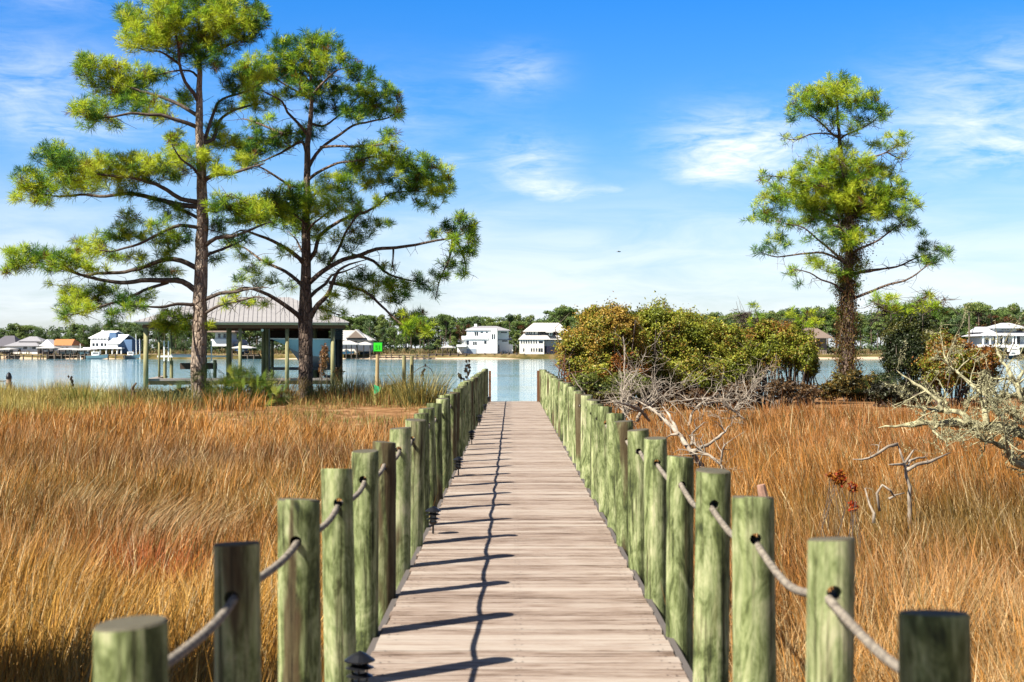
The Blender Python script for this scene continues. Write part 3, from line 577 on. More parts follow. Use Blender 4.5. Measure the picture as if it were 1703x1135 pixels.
A_lm = [
 (.09, -1.2, [(331, 213), (314, 206), (290, 199), (265, 191), (247, 192), (215, 190), (190, 195), (160, 195), (135, 185)]),
 (.08, 1.0, [(332, 195), (300, 175), (262, 160), (225, 150), (190, 135), (155, 125)]),
 (.10, -1.5, [(336, 337), (302, 331), (278, 316), (259, 306), (216, 294), (170, 288), (120, 282), (80, 280)]),
 (.11, .8, [(336, 345), (290, 339), (240, 327), (210, 322), (173, 327), (133, 324), (95, 327), (55, 322)]),
 (.07, 1.6, [(334, 365), (293, 345), (270, 334), (245, 330)]),
 (.075, -1.8, [(336, 380), (300, 374), (274, 384), (245, 399), (209, 411), (185, 418), (165, 416)]),
 (.11, 1.2, [(334, 450), (300, 433), (277, 431), (254, 436), (228, 447), (196, 455), (163, 457), (137, 460), (108, 451), (78, 442), (50, 434)]),
 (.13, -.8, [(334, 490), (303, 469), (267, 468), (235, 469), (202, 473), (170, 468), (137, 460), (110, 446), (75, 432)]),
 (.07, -2.0, [(334, 508), (293, 507), (267, 513), (241, 511), (215, 508)]),
 (.06, -1.4, [(280, 470), (240, 483), (205, 498), (183, 506), (157, 513), (130, 522), (112, 524)]),
 (.10, -1.0, [(338, 412), (359, 395), (391, 389), (424, 377), (450, 369)]),
 (.07, 1.5, [(338, 425), (362, 418), (392, 405), (412, 395)]),
 (.085, -1.2, [(338, 500), (365, 488), (398, 485), (424, 480), (445, 478)]),
 (.06, -2.2, [(340, 522), (362, 508), (391, 496), (421, 490), (440, 495)]),
 (.11, -.5, [(336, 303), (358, 290), (388, 286), (419, 277), (440, 272)]),
 (.085, 1.0, [(333, 235), (342, 228), (351, 200), (364, 170), (382, 157), (416, 148), (441, 133)]),
 (.085, 2.2, [(335, 238), (353, 231), (361, 200), (385, 185), (413, 176), (435, 170)]),
 (.085, -.9, [(331, 172), (322, 155), (308, 136), (297, 105), (296, 74), (288, 40), (280, 10)]),
 (.05, -1.2, [(297, 106), (287, 100), (265, 88), (240, 86), (220, 78)]),
 (.05, 1.1, [(331, 100), (350, 92), (370, 80), (392, 70), (410, 62), (430, 48)]),
 (.05, -1.3, [(331, 70), (345, 50), (365, 30), (380, 10), (390, -20)]),
 (.045, 1.5, [(331, 130), (315, 118), (285, 118), (262, 125)]),
 (.05, -1.8, [(335, 360), (350, 348), (368, 335), (385, 322)]),
 (.06, -2.2, [(336, 300), (320, 280), (300, 265), (285, 240)]),
 (.05, 2.0, [(334, 520), (320, 528), (300, 532), (280, 540)])]
A_cl = [(325, 15, 60, 38), (262, 38, 52, 32), (385, 22, 48, 30), (425, 28, 22, 22), (232, 62, 32, 24), (300, 68, 48, 28), (365, 62, 42, 28), (410, 52, 24, 18), (345, 95, 28, 20), (290, -15, 60, 15), (360, -15, 50, 15), (210, 25, 18, 18),
 (150, 118, 26, 26), (190, 122, 30, 22), (225, 128, 34, 20), (262, 122, 18, 15), (135, 100, 12, 10), (200, 158, 46, 22), (240, 172, 38, 18), (152, 180, 30, 16), (126, 178, 14, 10), (165, 195, 20, 10), (140, 207, 10, 6), (193, 210, 12, 7), (262, 195, 22, 10),
 (395, 138, 24, 18), (290, 232, 18, 18), (350, 238, 24, 14), (385, 235, 20, 14), (308, 262, 34, 18), (355, 212, 18, 10), (375, 180, 16, 10), (310, 160, 18, 14), (425, 170, 18, 14), (435, 125, 14, 12),
 (88, 258, 28, 22), (120, 276, 42, 22), (168, 275, 38, 18), (210, 275, 34, 18), (250, 275, 34, 18), (45, 298, 22, 20), (60, 318, 22, 18), (100, 308, 40, 18), (148, 308, 26, 12), (212, 318, 18, 10), (283, 288, 24, 14), (30, 325, 12, 10), (75, 335, 20, 7), (185, 300, 26, 12), (240, 295, 24, 12), (262, 338, 12, 7), (345, 272, 20, 14), (372, 285, 18, 10), (410, 268, 20, 12),
 (218, 363, 18, 12), (202, 385, 22, 13), (176, 395, 20, 10), (145, 404, 12, 8), (130, 403, 6, 6), (293, 353, 22, 13), (280, 405, 22, 16), (300, 395, 18, 16), (252, 447, 24, 12), (235, 395, 20, 8), (262, 372, 16, 10), (225, 430, 18, 9), (275, 425, 14, 8), (285, 452, 18, 8),
 (20, 425, 15, 12), (35, 437, 26, 14), (55, 421, 22, 13), (75, 427, 22, 14), (110, 431, 24, 13), (140, 421, 22, 12), (137, 441, 22, 10), (168, 415, 16, 10), (190, 428, 14, 8), (90, 445, 22, 8), (15, 448, 12, 8), (82, 470, 6, 5), (165, 448, 14, 6),
 (115, 487, 14, 13), (143, 487, 26, 12), (168, 490, 14, 9), (111, 513, 16, 14), (140, 513, 20, 10), (125, 500, 20, 10), (107, 530, 10, 7), (165, 508, 16, 7), (180, 480, 14, 8),
 (196, 519, 16, 11), (212, 500, 20, 9), (228, 513, 14, 8), (188, 532, 10, 8), (200, 492, 14, 6), (236, 497, 12, 6),
 (287, 522, 20, 10), (308, 532, 11, 12), (277, 542, 24, 9), (300, 550, 14, 8), (265, 535, 12, 7), (350, 540, 8, 6),
 (385, 343, 24, 16), (359, 338, 16, 14), (365, 372, 18, 12), (424, 350, 26, 16), (395, 365, 16, 8), (250, 492, 10, 6), (405, 400, 14, 7), (378, 400, 12, 7), (360, 430, 12, 8), (375, 505, 12, 6), (405, 500, 14, 5)]
pine('tall forked pine with bare grey trunk and sweeping low limbs, nearest the left edge', 49.0, A_tr, A_lm, A_cl, BARK, 101, density=1.45, ln=.30)
B_tr = [(509, 684, .40), (509, 668, .32), (508, 600, .295), (508, 526, .30), (509, 486, .24), (509, 460, .22), (509, 428, .20), (509, 402, .19), (508, 372, .17), (511, 308, .145), (511, 278, .14), (511, 240, .12), (516, 197, .10), (517, 154, .075), (516, 108, .055), (519, 68, .035)]
B_lm = [
 (.13, -1.6, [(505, 545), (498, 526), (472, 506), (446, 490), (420, 480), (400, 478), (380, 490)]),
 (.10, 1.4, [(506, 480), (498, 470), (475, 451), (449, 437), (426, 425), (406, 411), (390, 408)]),
 (.12, -.8, [(506, 440), (498, 430), (478, 415), (452, 402), (420, 389), (400, 384), (385, 390)]),
 (.06, 2.0, [(508, 425), (500, 414), (491, 398), (480, 385)]),
 (.14, -1.2, [(510, 540), (530, 506), (547, 490), (556, 470), (566, 450), (583, 440), (610, 432)]),
 (.10, 1.8, [(510, 500), (525, 485), (543, 473), (553, 460), (575, 452), (600, 440)]),
 (.12, -.6, [(510, 475), (537, 451), (570, 431), (602, 421), (628, 411), (661, 408), (693, 403), (726, 398), (752, 394), (780, 385)]),
 (.07, 1.2, [(585, 424), (622, 434), (641, 451), (661, 460), (693, 468), (706, 474)]),
 (.08, -2.0, [(548, 470), (583, 477), (609, 486), (628, 503), (648, 522), (667, 540), (690, 550), (708, 556)]),
 (.10, 1.0, [(509, 440), (524, 418), (530, 395), (553, 376), (576, 363), (609, 353), (635, 337), (650, 322), (680, 318), (715, 318)]),
 (.07, -1.8, [(545, 440), (563, 418), (576, 389), (592, 363), (600, 350)]),
 (.04, -.6, [(654, 411), (655, 430), (657, 456)]),
 (.05, -.9, [(752, 395), (752, 415), (745, 440), (733, 462), (724, 498)]), (.045, .6, [(756, 395), (768, 420), (775, 440), (774, 455)]),
 (.08, -1.0, [(511, 305), (495, 312), (477, 305), (452, 290), (431, 278), (415, 268)]),
 (.08, 1.5, [(511, 262), (502, 236), (474, 250), (446, 263), (415, 275)]),
 (.07, -1.5, [(512, 225), (496, 204), (477, 185), (468, 167), (440, 152), (420, 145)]),
 (.06, 1.4, [(470, 222), (446, 213), (412, 200), (400, 198)]),
 (.08, -.8, [(511, 300), (525, 289), (539, 281), (563, 271), (590, 270), (640, 262), (700, 268)]),
 (.09, 1.2, [(512, 280), (520, 265), (533, 247), (560, 225), (585, 207), (616, 200), (645, 195), (660, 185)]),
 (.06, -1.8, [(533, 245), (548, 244), (585, 244), (604, 243), (640, 240), (650, 225)]),
 (.06, 2.0, [(516, 205), (535, 210), (554, 200), (575, 180), (600, 155)]),
 (.05, -1.2, [(517, 160), (535, 140), (560, 118), (585, 110)]), (.05, .9, [(517, 140), (500, 118), (475, 98), (455, 82)]),
 (.05, -1.0, [(516, 165), (490, 150), (460, 130), (430, 112)]), (.05, -2.2, [(509, 375), (495, 360), (475, 345), (460, 332)]), (.05, -2.3, [(509, 390), (522, 370), (545, 352), (560, 348)]),
 (.05, 2.2, [(513, 515), (535, 512), (555, 520), (565, 526)])]
B_cl = [(471, 68, 20, 13), (517, 65, 28, 12), (545, 70, 24, 14), (455, 97, 28, 17), (420, 112, 28, 20), (486, 97, 26, 17), (514, 90, 28, 17), (548, 97, 24, 17), (572, 95, 12, 11), (588, 113, 14, 12), (431, 130, 26, 14), (468, 123, 28, 18), (502, 122, 28, 17), (536, 122, 26, 17), (591, 127, 16, 11), (616, 128, 13, 11), (418, 148, 20, 12), (405, 120, 14, 14),
 (492, 150, 28, 14), (533, 152, 26, 17), (563, 152, 20, 14), (600, 152, 20, 12), (628, 152, 26, 17), (653, 158, 15, 16), (610, 175, 28, 17), (636, 181, 26, 14), (659, 184, 14, 13), (585, 186, 20, 14), (533, 180, 20, 11), (462, 165, 20, 10), (560, 178, 16, 9), (410, 170, 14, 12),
 (462, 222, 20, 11), (492, 221, 24, 12), (437, 228, 18, 11), (415, 247, 24, 14), (440, 244, 24, 14), (471, 237, 24, 12), (520, 216, 15, 11), (403, 262, 14, 10), (420, 205, 16, 8), (450, 195, 12, 6), (400, 235, 12, 10),
 (610, 247, 20, 13), (640, 250, 22, 13), (665, 264, 26, 17), (706, 262, 11, 9), (597, 265, 22, 14), (585, 278, 20, 13), (616, 278, 24, 13), (647, 278, 24, 14), (684, 283, 26, 17), (720, 286, 24, 17), (744, 292, 14, 13), (708, 312, 26, 14), (736, 320, 18, 12), (677, 314, 20, 12), (660, 327, 16, 9), (571, 296, 18, 11), (548, 302, 18, 11), (573, 315, 20, 11), (603, 304, 18, 11), (536, 315, 16, 9), (632, 300, 18, 10), (750, 310, 8, 10), (700, 340, 16, 7), (720, 345, 10, 5), (647, 222, 13, 8), (645, 235, 12, 6), (690, 300, 24, 12),
 (462, 327, 28, 13), (493, 318, 26, 13), (477, 342, 34, 16), (517, 338, 26, 14), (430, 338, 20, 14), (416, 356, 22, 17), (465, 348, 32, 16), (498, 350, 28, 16), (475, 371, 20, 12), (501, 375, 26, 13), (530, 384, 16, 11), (547, 346, 24, 13), (602, 346, 14, 11), (609, 375, 20, 11), (596, 394, 20, 11), (641, 369, 14, 7), (563, 394, 11, 10), (570, 335, 20, 12), (585, 355, 14, 9), (440, 365, 18, 10), (582, 375, 10, 8), (520, 395, 10, 6), (625, 335, 14, 8),
 (768, 363, 17, 9), (746, 378, 18, 10), (778, 376, 16, 14), (788, 393, 11, 14), (765, 397, 20, 12), (722, 389, 16, 7), (759, 417, 16, 8), (780, 420, 11, 9), (742, 437, 12, 8), (770, 453, 12, 8), (729, 458, 10, 10), (724, 485, 5, 12), (790, 415, 8, 8), (752, 440, 8, 8), (745, 460, 8, 6), (773, 440, 6, 6),
 (602, 458, 18, 10), (628, 466, 20, 9), (654, 472, 17, 11), (677, 476, 18, 9), (702, 472, 13, 10), (648, 492, 16, 9), (674, 492, 10, 7), (592, 480, 13, 9), (589, 493, 11, 7), (547, 510, 13, 10), (543, 525, 12, 7), (615, 492, 12, 7), (640, 445, 12, 6), (568, 520, 10, 5), (640, 480, 20, 8), (660, 505, 10, 5), (690, 460, 10, 6), (575, 470, 14, 7), (560, 490, 12, 6),
 (420, 451, 14, 10), (440, 440, 14, 7), (405, 430, 12, 7), (430, 470, 12, 7), (400, 460, 10, 8), (450, 465, 14, 6), (390, 410, 12, 8), (390, 490, 12, 6), (412, 503, 10, 5), (445, 505, 12, 5), (470, 420, 14, 7), (540, 430, 16, 8), (580, 415, 12, 6), (480, 478, 10, 5),
 (674, 532, 20, 12), (690, 526, 14, 9), (694, 542, 22, 12), (712, 552, 12, 6), (668, 520, 10, 6), (680, 552, 14, 6)]
pine('broad pine with dark low-forking trunk in front of the boathouse, right of the tallest pine', 54.0, B_tr, B_lm, B_cl, BARK2, 202, density=1.45, ln=.30)
C_tr = [(1410, 668, .42), (1410, 640, .33), (1410, 578, .27), (1411, 504, .25), (1410, 448, .23), (1413, 424, .2), (1416, 377, .16), (1411, 316, .13), (1400, 260, .10), (1397, 233, .085), (1393, 177, .05), (1394, 134, .03)]
C_lm = [(.08, -1, [(1413, 430), (1422, 418), (1453, 402), (1478, 384), (1508, 365)]), (.065, 1, [(1412, 460), (1430, 452), (1453, 448), (1487, 444), (1521, 430), (1555, 421)]),
 (.075, -1.2, [(1411, 500), (1436, 489), (1470, 474), (1506, 463), (1532, 448), (1550, 436)]), (.06, 1.6, [(1411, 455), (1440, 452), (1480, 446), (1518, 437)]),
 (.07, -1, [(1412, 445), (1400, 433), (1373, 411), (1354, 396), (1335, 380), (1305, 372)]), (.055, 1.2, [(1400, 434), (1367, 420), (1330, 422), (1293, 428), (1265, 420)]),
 (.05, -1.5, [(1410, 492), (1388, 474), (1366, 467), (1340, 453), (1318, 448)]), (.05, -1, [(1396, 230), (1385, 223), (1367, 205), (1348, 192), (1330, 180)]),
 (.05, 1, [(1397, 232), (1404, 226), (1434, 214), (1453, 202), (1466, 190)]), (.035, -.5, [(1396, 226), (1373, 223), (1345, 226), (1326, 234), (1305, 230)]),
 (.05, -.8, [(1402, 270), (1425, 268), (1456, 260), (1475, 253), (1496, 239)]), (.03, .6, [(1475, 253), (1490, 262), (1502, 266)]),
 (.06, 1.2, [(1412, 330), (1420, 312), (1434, 297), (1447, 282), (1465, 280)]), (.06, -1.4, [(1415, 360), (1440, 345), (1470, 335), (1500, 328), (1520, 335)]),
 (.06, 1.2, [(1414, 380), (1380, 360), (1340, 345), (1300, 335), (1262, 342)]), (.05, -1.8, [(1412, 330), (1385, 315), (1350, 305), (1310, 295), (1275, 292)]), (.05, 1.5, [(1408, 300), (1385, 285), (1360, 270), (1340, 262)]),
 (.04, -1.5, [(1411, 320), (1405, 300), (1400, 280), (1395, 265)]), (.045, -1.8, [(1415, 395), (1400, 380), (1385, 375)])]
C_cl = [(1398, 402, 26, 14), (1425, 440, 16, 12), (1403, 478, 20, 12), (1440, 385, 20, 8), (1375, 392, 18, 10), (1395, 300, 52, 36), (1335, 325, 40, 22), (1450, 320, 42, 32), (1390, 345, 56, 20), (1390, 165, 50, 22), (1440, 350, 40, 16), (1320, 149, 9, 6), (1394, 134, 20, 11), (1416, 140, 17, 11), (1342, 159, 19, 12), (1373, 150, 17, 13), (1453, 159, 15, 9), (1330, 180, 18, 12), (1317, 196, 12, 7), (1397, 162, 24, 13), (1354, 177, 17, 12), (1434, 171, 20, 11), (1462, 180, 16, 12), (1471, 193, 12, 9), (1441, 199, 18, 9), (1391, 202, 24, 9), (1416, 217, 13, 7), (1305, 228, 7, 6), (1332, 226, 7, 4), (1502, 230, 12, 10), (1478, 223, 9, 5), (1462, 242, 12, 7), (1505, 258, 6, 6), (1447, 236, 9, 5), (1487, 245, 12, 7), (1365, 190, 14, 8),
 (1407, 248, 17, 11), (1385, 263, 22, 13), (1354, 254, 11, 7), (1434, 263, 20, 13), (1336, 273, 15, 11), (1367, 282, 22, 13), (1404, 279, 26, 15), (1268, 294, 9, 8), (1280, 297, 7, 6), (1314, 291, 17, 12), (1453, 276, 15, 11), (1471, 285, 16, 13), (1487, 290, 12, 10), (1336, 304, 20, 14), (1373, 310, 26, 15), (1413, 307, 24, 13), (1293, 319, 18, 14), (1256, 341, 7, 7), (1277, 331, 14, 11), (1317, 334, 23, 14), (1354, 334, 23, 14), (1391, 338, 26, 15), (1462, 316, 18, 13), (1453, 331, 18, 13), (1493, 322, 16, 13), (1516, 338, 13, 14), (1493, 347, 18, 13), (1468, 353, 22, 14), (1246, 362, 8, 6), (1268, 362, 15, 11), (1286, 356, 17, 13), (1299, 375, 13, 7), (1330, 371, 18, 11), (1363, 365, 22, 11), (1400, 371, 24, 11), (1508, 366, 14, 11), (1519, 371, 9, 7), (1482, 382, 15, 7), (1410, 390, 18, 9),
 (1293, 396, 15, 9), (1308, 405, 9, 7), (1277, 408, 11, 7), (1262, 418, 11, 7), (1287, 418, 10, 5), (1348, 433, 14, 7), (1370, 442, 12, 6), (1391, 449, 13, 6), (1316, 446, 8, 5), (1536, 393, 6, 7), (1542, 411, 16, 9), (1564, 415, 13, 7), (1578, 424, 7, 10), (1527, 433, 11, 7), (1548, 433, 15, 7), (1403, 460, 18, 10), (1421, 478, 13, 7), (1392, 519, 11, 8), (1314, 452, 8, 6), (1331, 471, 7, 5), (1553, 434, 16, 5), (1362, 437, 11, 7), (1430, 395, 10, 6), (1345, 398, 10, 5), (1420, 345, 20, 12), (1430, 290, 16, 10), (1500, 305, 12, 8)]
pc = pine('vine-wrapped pine with a small separate top tuft, standing on the right bank', 60.0, C_tr, C_lm, C_cl, BARK2, 303, density=1.5, nneed=30, ln=.33)
def vinewrap(root, Y0, pts, n, spread, cols, seed):
    rg = np.random.default_rng(seed); mb = MB(); tw = MB()
    p3 = catmull(np.array([[*P(a, b, Y0), s] for a, b, s in pts]), .15)
    for i in range(n):
        j = int(len(p3)*rg.random()**1.1); q = p3[min(j, len(p3)-1)]; a = rg.random()*6.283; rr = q[3]*(rg.random()**.6)
        c = q[:3]+np.array([math.cos(a)*rr, math.sin(a)*rr, rg.normal(0, .1)]); k = 5
        u = rg.normal(size=(k, 2, 3)); u /= np.linalg.norm(u, axis=2)[..., None]; s = rg.uniform(.035, .065, (k, 1)); b = c+rg.normal(0, .12, (k, 3))
        V = np.stack([b-u[:, 0]*s, b+u[:, 1]*s*.6, b+u[:, 0]*s, b-u[:, 1]*s*.6], 1).reshape(-1, 3)
        col = np.repeat(cols[rg.integers(0, len(cols), k)]*rg.uniform(.6, 1.2, (k, 1)), 4, 0); mb.add(V, None, np.arange(k*4).reshape(-1, 4), col)
        if i % 4 == 0:
            l = rg.uniform(.4, 1.4); tw.tube([c, c+[rg.normal(0, .1), rg.normal(0, .1), -l*.5], c+[rg.normal(0, .15), rg.normal(0, .15), -l]], [.012, .010, .006], 3, c=lin(['6e4a30', '8a5f3c', '9c8468'][i % 3]), caps=False)
    mb.build('vine', LEAF, root); tw.build('vine_stems', LEAF, root)
vinewrap(pc, 60, [(1410, 660, 1.1), (1409, 630, .62), (1408, 590, .5), (1408, 540, .46), (1408, 490, .42), (1412, 440, .5), (1415, 390, .45), (1410, 330, .3)], 2000, 1, np.array([lin(h) for h in ('6e5230', '8a6a38', '5c4a2a', '7c7a34', '9a8f3c', '4a3a24', 'a0764a')]), 5)
def sidevines(root, seed):
    rg = np.random.default_rng(seed); mb = MB()
    for (cx, cy, rx, ry, n) in [(1435, 400, 22, 35, 260), (1372, 415, 14, 16, 90), (1433, 440, 18, 22, 140), (1440, 330, 12, 30, 90), (1378, 215, 18, 14, 100)]:
        for i in range(n):
            c = P(cx+rg.normal(0, rx*.5), cy+rg.normal(0, ry*.5), 60+rg.normal(0, .5)); u = rg.normal(size=(2, 3)); u /= np.linalg.norm(u, axis=1)[:, None]; s = rg.uniform(.03, .06)
            mb.add([c-u[0]*s, c+u[1]*s*.6, c+u[0]*s, c-u[1]*s*.6], None, [[0, 1, 2, 3]], lin(['4a4434', '6e5a3c', '3a3a30', '8a7a50'][i % 4]))
    mb.build('vine', LEAF, root)
sidevines(pc, 6)
RNG = np.random.default_rng(77)
# small dark pine on the right behind the thicket
pine('small dark pine bough rising out of the right thicket', 53.0, [(1512, 678, .12), (1512, 640, .12), (1510, 590, .10), (1508, 560, .08), (1512, 530, .05), (1530, 505, .03)],
     [(.05, -1, [(1510, 560), (1490, 535), (1470, 515), (1455, 505)]), (.05, 1, [(1510, 545), (1535, 525), (1555, 512), (1570, 498)]), (.04, -1, [(1512, 530), (1520, 510), (1535, 495), (1548, 488)])],
     [(1470, 503, 20, 9), (1495, 512, 24, 10), (1460, 492, 8, 6), (1480, 495, 12, 6), (1548, 492, 8, 8), (1548, 510, 12, 8), (1530, 503, 10, 8), (1515, 515, 20, 10), (1540, 525, 20, 9), (1565, 518, 12, 7), (1500, 530, 20, 8), (1520, 540, 26, 10), (1480, 520, 14, 6)], BARK2, 404, density=1.2, ln=.30)
pine('young pine sprigs poking above the right end of the vine thicket', 52.0, [(1262, 678, .06), (1262, 600, .06), (1262, 560, .05), (1259, 530, .03), (1256, 515, .02)],
     [(.03, -.4, [(1262, 560), (1290, 545), (1330, 535), (1356, 528)]), (.02, .3, [(1261, 545), (1245, 530), (1232, 524)])],
     [(1256, 510, 7, 8), (1262, 522, 8, 5), (1250, 535, 7, 5), (1232, 524, 4, 4), (1320, 522, 14, 9), (1345, 525, 16, 9), (1355, 535, 12, 7), (1335, 538, 16, 6)], BARK2, 405, density=1.0, ln=.24)
# ---------------------------------------------------------------- leafy thickets
RNG = np.random.default_rng(505)
def leafy(name, label, cat, Y0, ells, per, pal, size, seed, group=None, stems=10, dy=1.0, foot=672, blades_up=0):
    """ells: (cx, cy, rx, ry) photo-pixel outline of each lobe at distance Y0; leaves fill a lumpy shell of real depth"""
    rg = np.random.default_rng(seed); s = Y0/F; cx0 = np.mean([e[0] for e in ells]); b0 = P(cx0, foot, Y0); b0[2] = float(gz(b0[0], Y0))
    root = thing(name, b0, label, cat, group); mb = MB(); st = MB(); pal = np.array([lin(h) for h in pal])
    for ei, (cx, cy, rx, ry) in enumerate(ells):
        c = P(cx, cy, Y0); c[1] += rg.normal(0, .35)*dy; n = int(per*rx*ry*2.4); RX, RZ, RY = rx*s, ry*s, max(rx*s, ry*s)*dy
        u = rg.normal(size=(n, 3)); u /= np.linalg.norm(u, axis=1)[:, None]
        lump = 1+.26*np.sin(u[:, 0]*6+ei)*np.cos(u[:, 2]*7+ei*2)+.13*np.sin(u[:, 1]*11+u[:, 2]*9+ei)+.08*np.sin(u[:, 0]*19)*np.sin(u[:, 2]*17)
        rr = (rg.random(n)**.28)*lump*rg.choice([1, 1, 1, 1.1, 1.22], n, p=[.3, .3, .25, .1, .05]); p = c+u*rr[:, None]*np.array([RX, RY, RZ])
        p[:, 2] = np.maximum(p[:, 2], gz(p[:, 0], p[:, 1])+.05+rg.random(n)*.2)
        nn = u*.8+rg.normal(size=(n, 3))*.9+[0, 0, .3]; nn /= np.linalg.norm(nn, axis=1)[:, None]
        t = np.cross(nn, rg.normal(size=(n, 3))); t /= np.linalg.norm(t, axis=1)[:, None]; w_ = np.cross(nn, t); sz = size*rg.uniform(.6, 1.35, (n, 1))
        V = np.stack([p-t*sz, p+w_*sz*.5, p+t*sz, p-w_*sz*.5], 1).reshape(-1, 3)
        k = np.clip(vnoise(p[:, 0]*1.0+7, p[:, 2]+p[:, 1]*.5, .7, seed)*1.25+rg.normal(0, .2, n)-.12, 0, .999)
        C = np.repeat(pal[(k*len(pal)).astype(int)]*rg.uniform(.7, 1.2, (n, 1)), 4, 0); mb.add(V, None, np.arange(n*4).reshape(-1, 4), C)
        for j in range(stems):
            q = c+rg.normal(0, .5, 3)*np.array([RX, RY, RZ]); f = np.array([c[0]+rg.normal(0, .3)*RX, c[1]+rg.normal(0, .3), b0[2]]); m_ = (q+f)/2+rg.normal(0, .15, 3)
            e = q+u[j]*np.array([RX, RY, RZ])*.9; st.tube([f, m_, q, e], np.array([.03, .024, .015, .007])*min(1, size/.045)**2, 4, caps=False)
    mb.build('foliage', LEAF, root); st.build('branches', TWIG, root); return root
VP_ = ['a4622a', 'c08436', '8c9230', 'a0a638', 'b8b840', '9aa234', 'c8bc48', '767f2c', 'd0a848']
VG = ['707e28', '8e9a30', 'a6b038', 'bcc044', '98a434', 'ccc64a', 'ae8a38', '808c30']
VR = ['a8682e', 'b8883e', '8a8a34', 'a89a40', '84902e', 'b87a34']
SZ = .043
leafy('vine_thicket', 'rusty green vine-covered thicket next to the water end of the boardwalk', 'shrub', 47.5, [(1000, 560, 52, 46), (1030, 540, 32, 32), (965, 590, 38, 42), (1005, 618, 58, 36), (1045, 600, 34, 45), (990, 522, 20, 14), (948, 575, 16, 16)], 3.0, VP_, SZ, 1)
leafy('vine_thicket', 'largest yellow-green vine thicket, dome-topped, in the middle of the right bank', 'shrub', 49.5, [(1062, 556, 34, 40), (1215, 560, 26, 22), (1232, 630, 30, 24), (1110, 552, 52, 44), (1150, 568, 46, 44), (1190, 585, 40, 44), (1080, 605, 42, 50), (1140, 620, 56, 40), (1200, 618, 40, 34), (1088, 530, 22, 18), (1226, 600, 24, 34)], 3.0, VG, SZ, 2)
leafy('vine_thicket', 'dark-hollowed vine thicket just left of the vine-wrapped pine', 'shrub', 51.5, [(1262, 578, 34, 40), (1300, 574, 36, 40), (1335, 585, 24, 34), (1240, 610, 26, 30), (1350, 610, 14, 20), (1275, 548, 22, 16), (1318, 550, 20, 14)], 3.0, VG+VR[:2], SZ, 3)
leafy('green_shrub', 'low feathery green shrub at the foot of the thickets by the right railing', 'shrub', 46, [(1005, 650, 40, 16), (1045, 640, 36, 20), (975, 636, 22, 14)], 3.0, ['6f7c34', '84903c', '9a9a48', '5a6a2c'], .05, 4)
leafy('brown_brush', 'brown leafless brush under the right-bank thickets', 'shrub', 48.5, [(1090, 655, 40, 14), (1150, 658, 44, 13), (1230, 650, 30, 16), (1340, 652, 28, 14), (1300, 648, 22, 18)], 1.6, ['6a4a30', '8a6a44', '4a3a28', '7a5a3a'], .05, 5)
leafy('evergreen_thicket', 'dark evergreen thicket with shade put into its leaf colour right of the vine-wrapped pine', 'shrub', 51, [(1500, 560, 26, 34), (1528, 548, 28, 26), (1492, 600, 20, 28), (1520, 590, 34, 34), (1478, 640, 16, 20), (1545, 570, 20, 24)], 3.0, ['2e3a1c', '3c4a22', '26301c', '5a6228', '4a5424', '6e6a2c'], SZ, 6)  # dark leaf palette carries the shade over this thicket
leafy('vine_thicket', 'rust-red autumn vine thicket behind the lichen-covered dead tree', 'shrub', 47, [(1565, 572, 20, 20), (1592, 580, 26, 18), (1628, 596, 26, 20), (1600, 614, 38, 24), (1560, 610, 34, 34), (1640, 622, 22, 24)], 3.0, VR+VG[2:5], SZ, 7)
leafy('vine_tangle', 'tangle of yellowing vines round the foot of the vine-wrapped pine', 'shrub', 56, [(1405, 640, 34, 22), (1440, 650, 24, 18), (1372, 652, 20, 14), (1455, 635, 12, 14)], 2.2, ['6e5230', '8f8434', '5c5428', 'a0803c', '4a4424'], .06, 8)
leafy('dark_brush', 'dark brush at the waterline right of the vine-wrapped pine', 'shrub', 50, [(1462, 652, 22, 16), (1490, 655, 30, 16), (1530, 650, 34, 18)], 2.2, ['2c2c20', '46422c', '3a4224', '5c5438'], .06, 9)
leafy('creeping_vine', 'dark creeping vine over the grass beside the channel marker', 'vine', 52, [(655, 648, 14, 10), (668, 655, 12, 9), (640, 655, 8, 6)], 2.0, ['4a2c20', '2e2a24', '6a4028', '3c4a2c'], .05, 10, stems=3)
leafy('bank_shrub', 'low leafy green shrub in front of the boathouse, left of the tall pine', 'shrub', 51, [(285, 662, 30, 12), (262, 668, 22, 8), (306, 655, 14, 10), (240, 664, 14, 7)], 2.6, ['4f6030', '62743a', '7c8a44', '3c4a28'], .045, 11, stems=4)
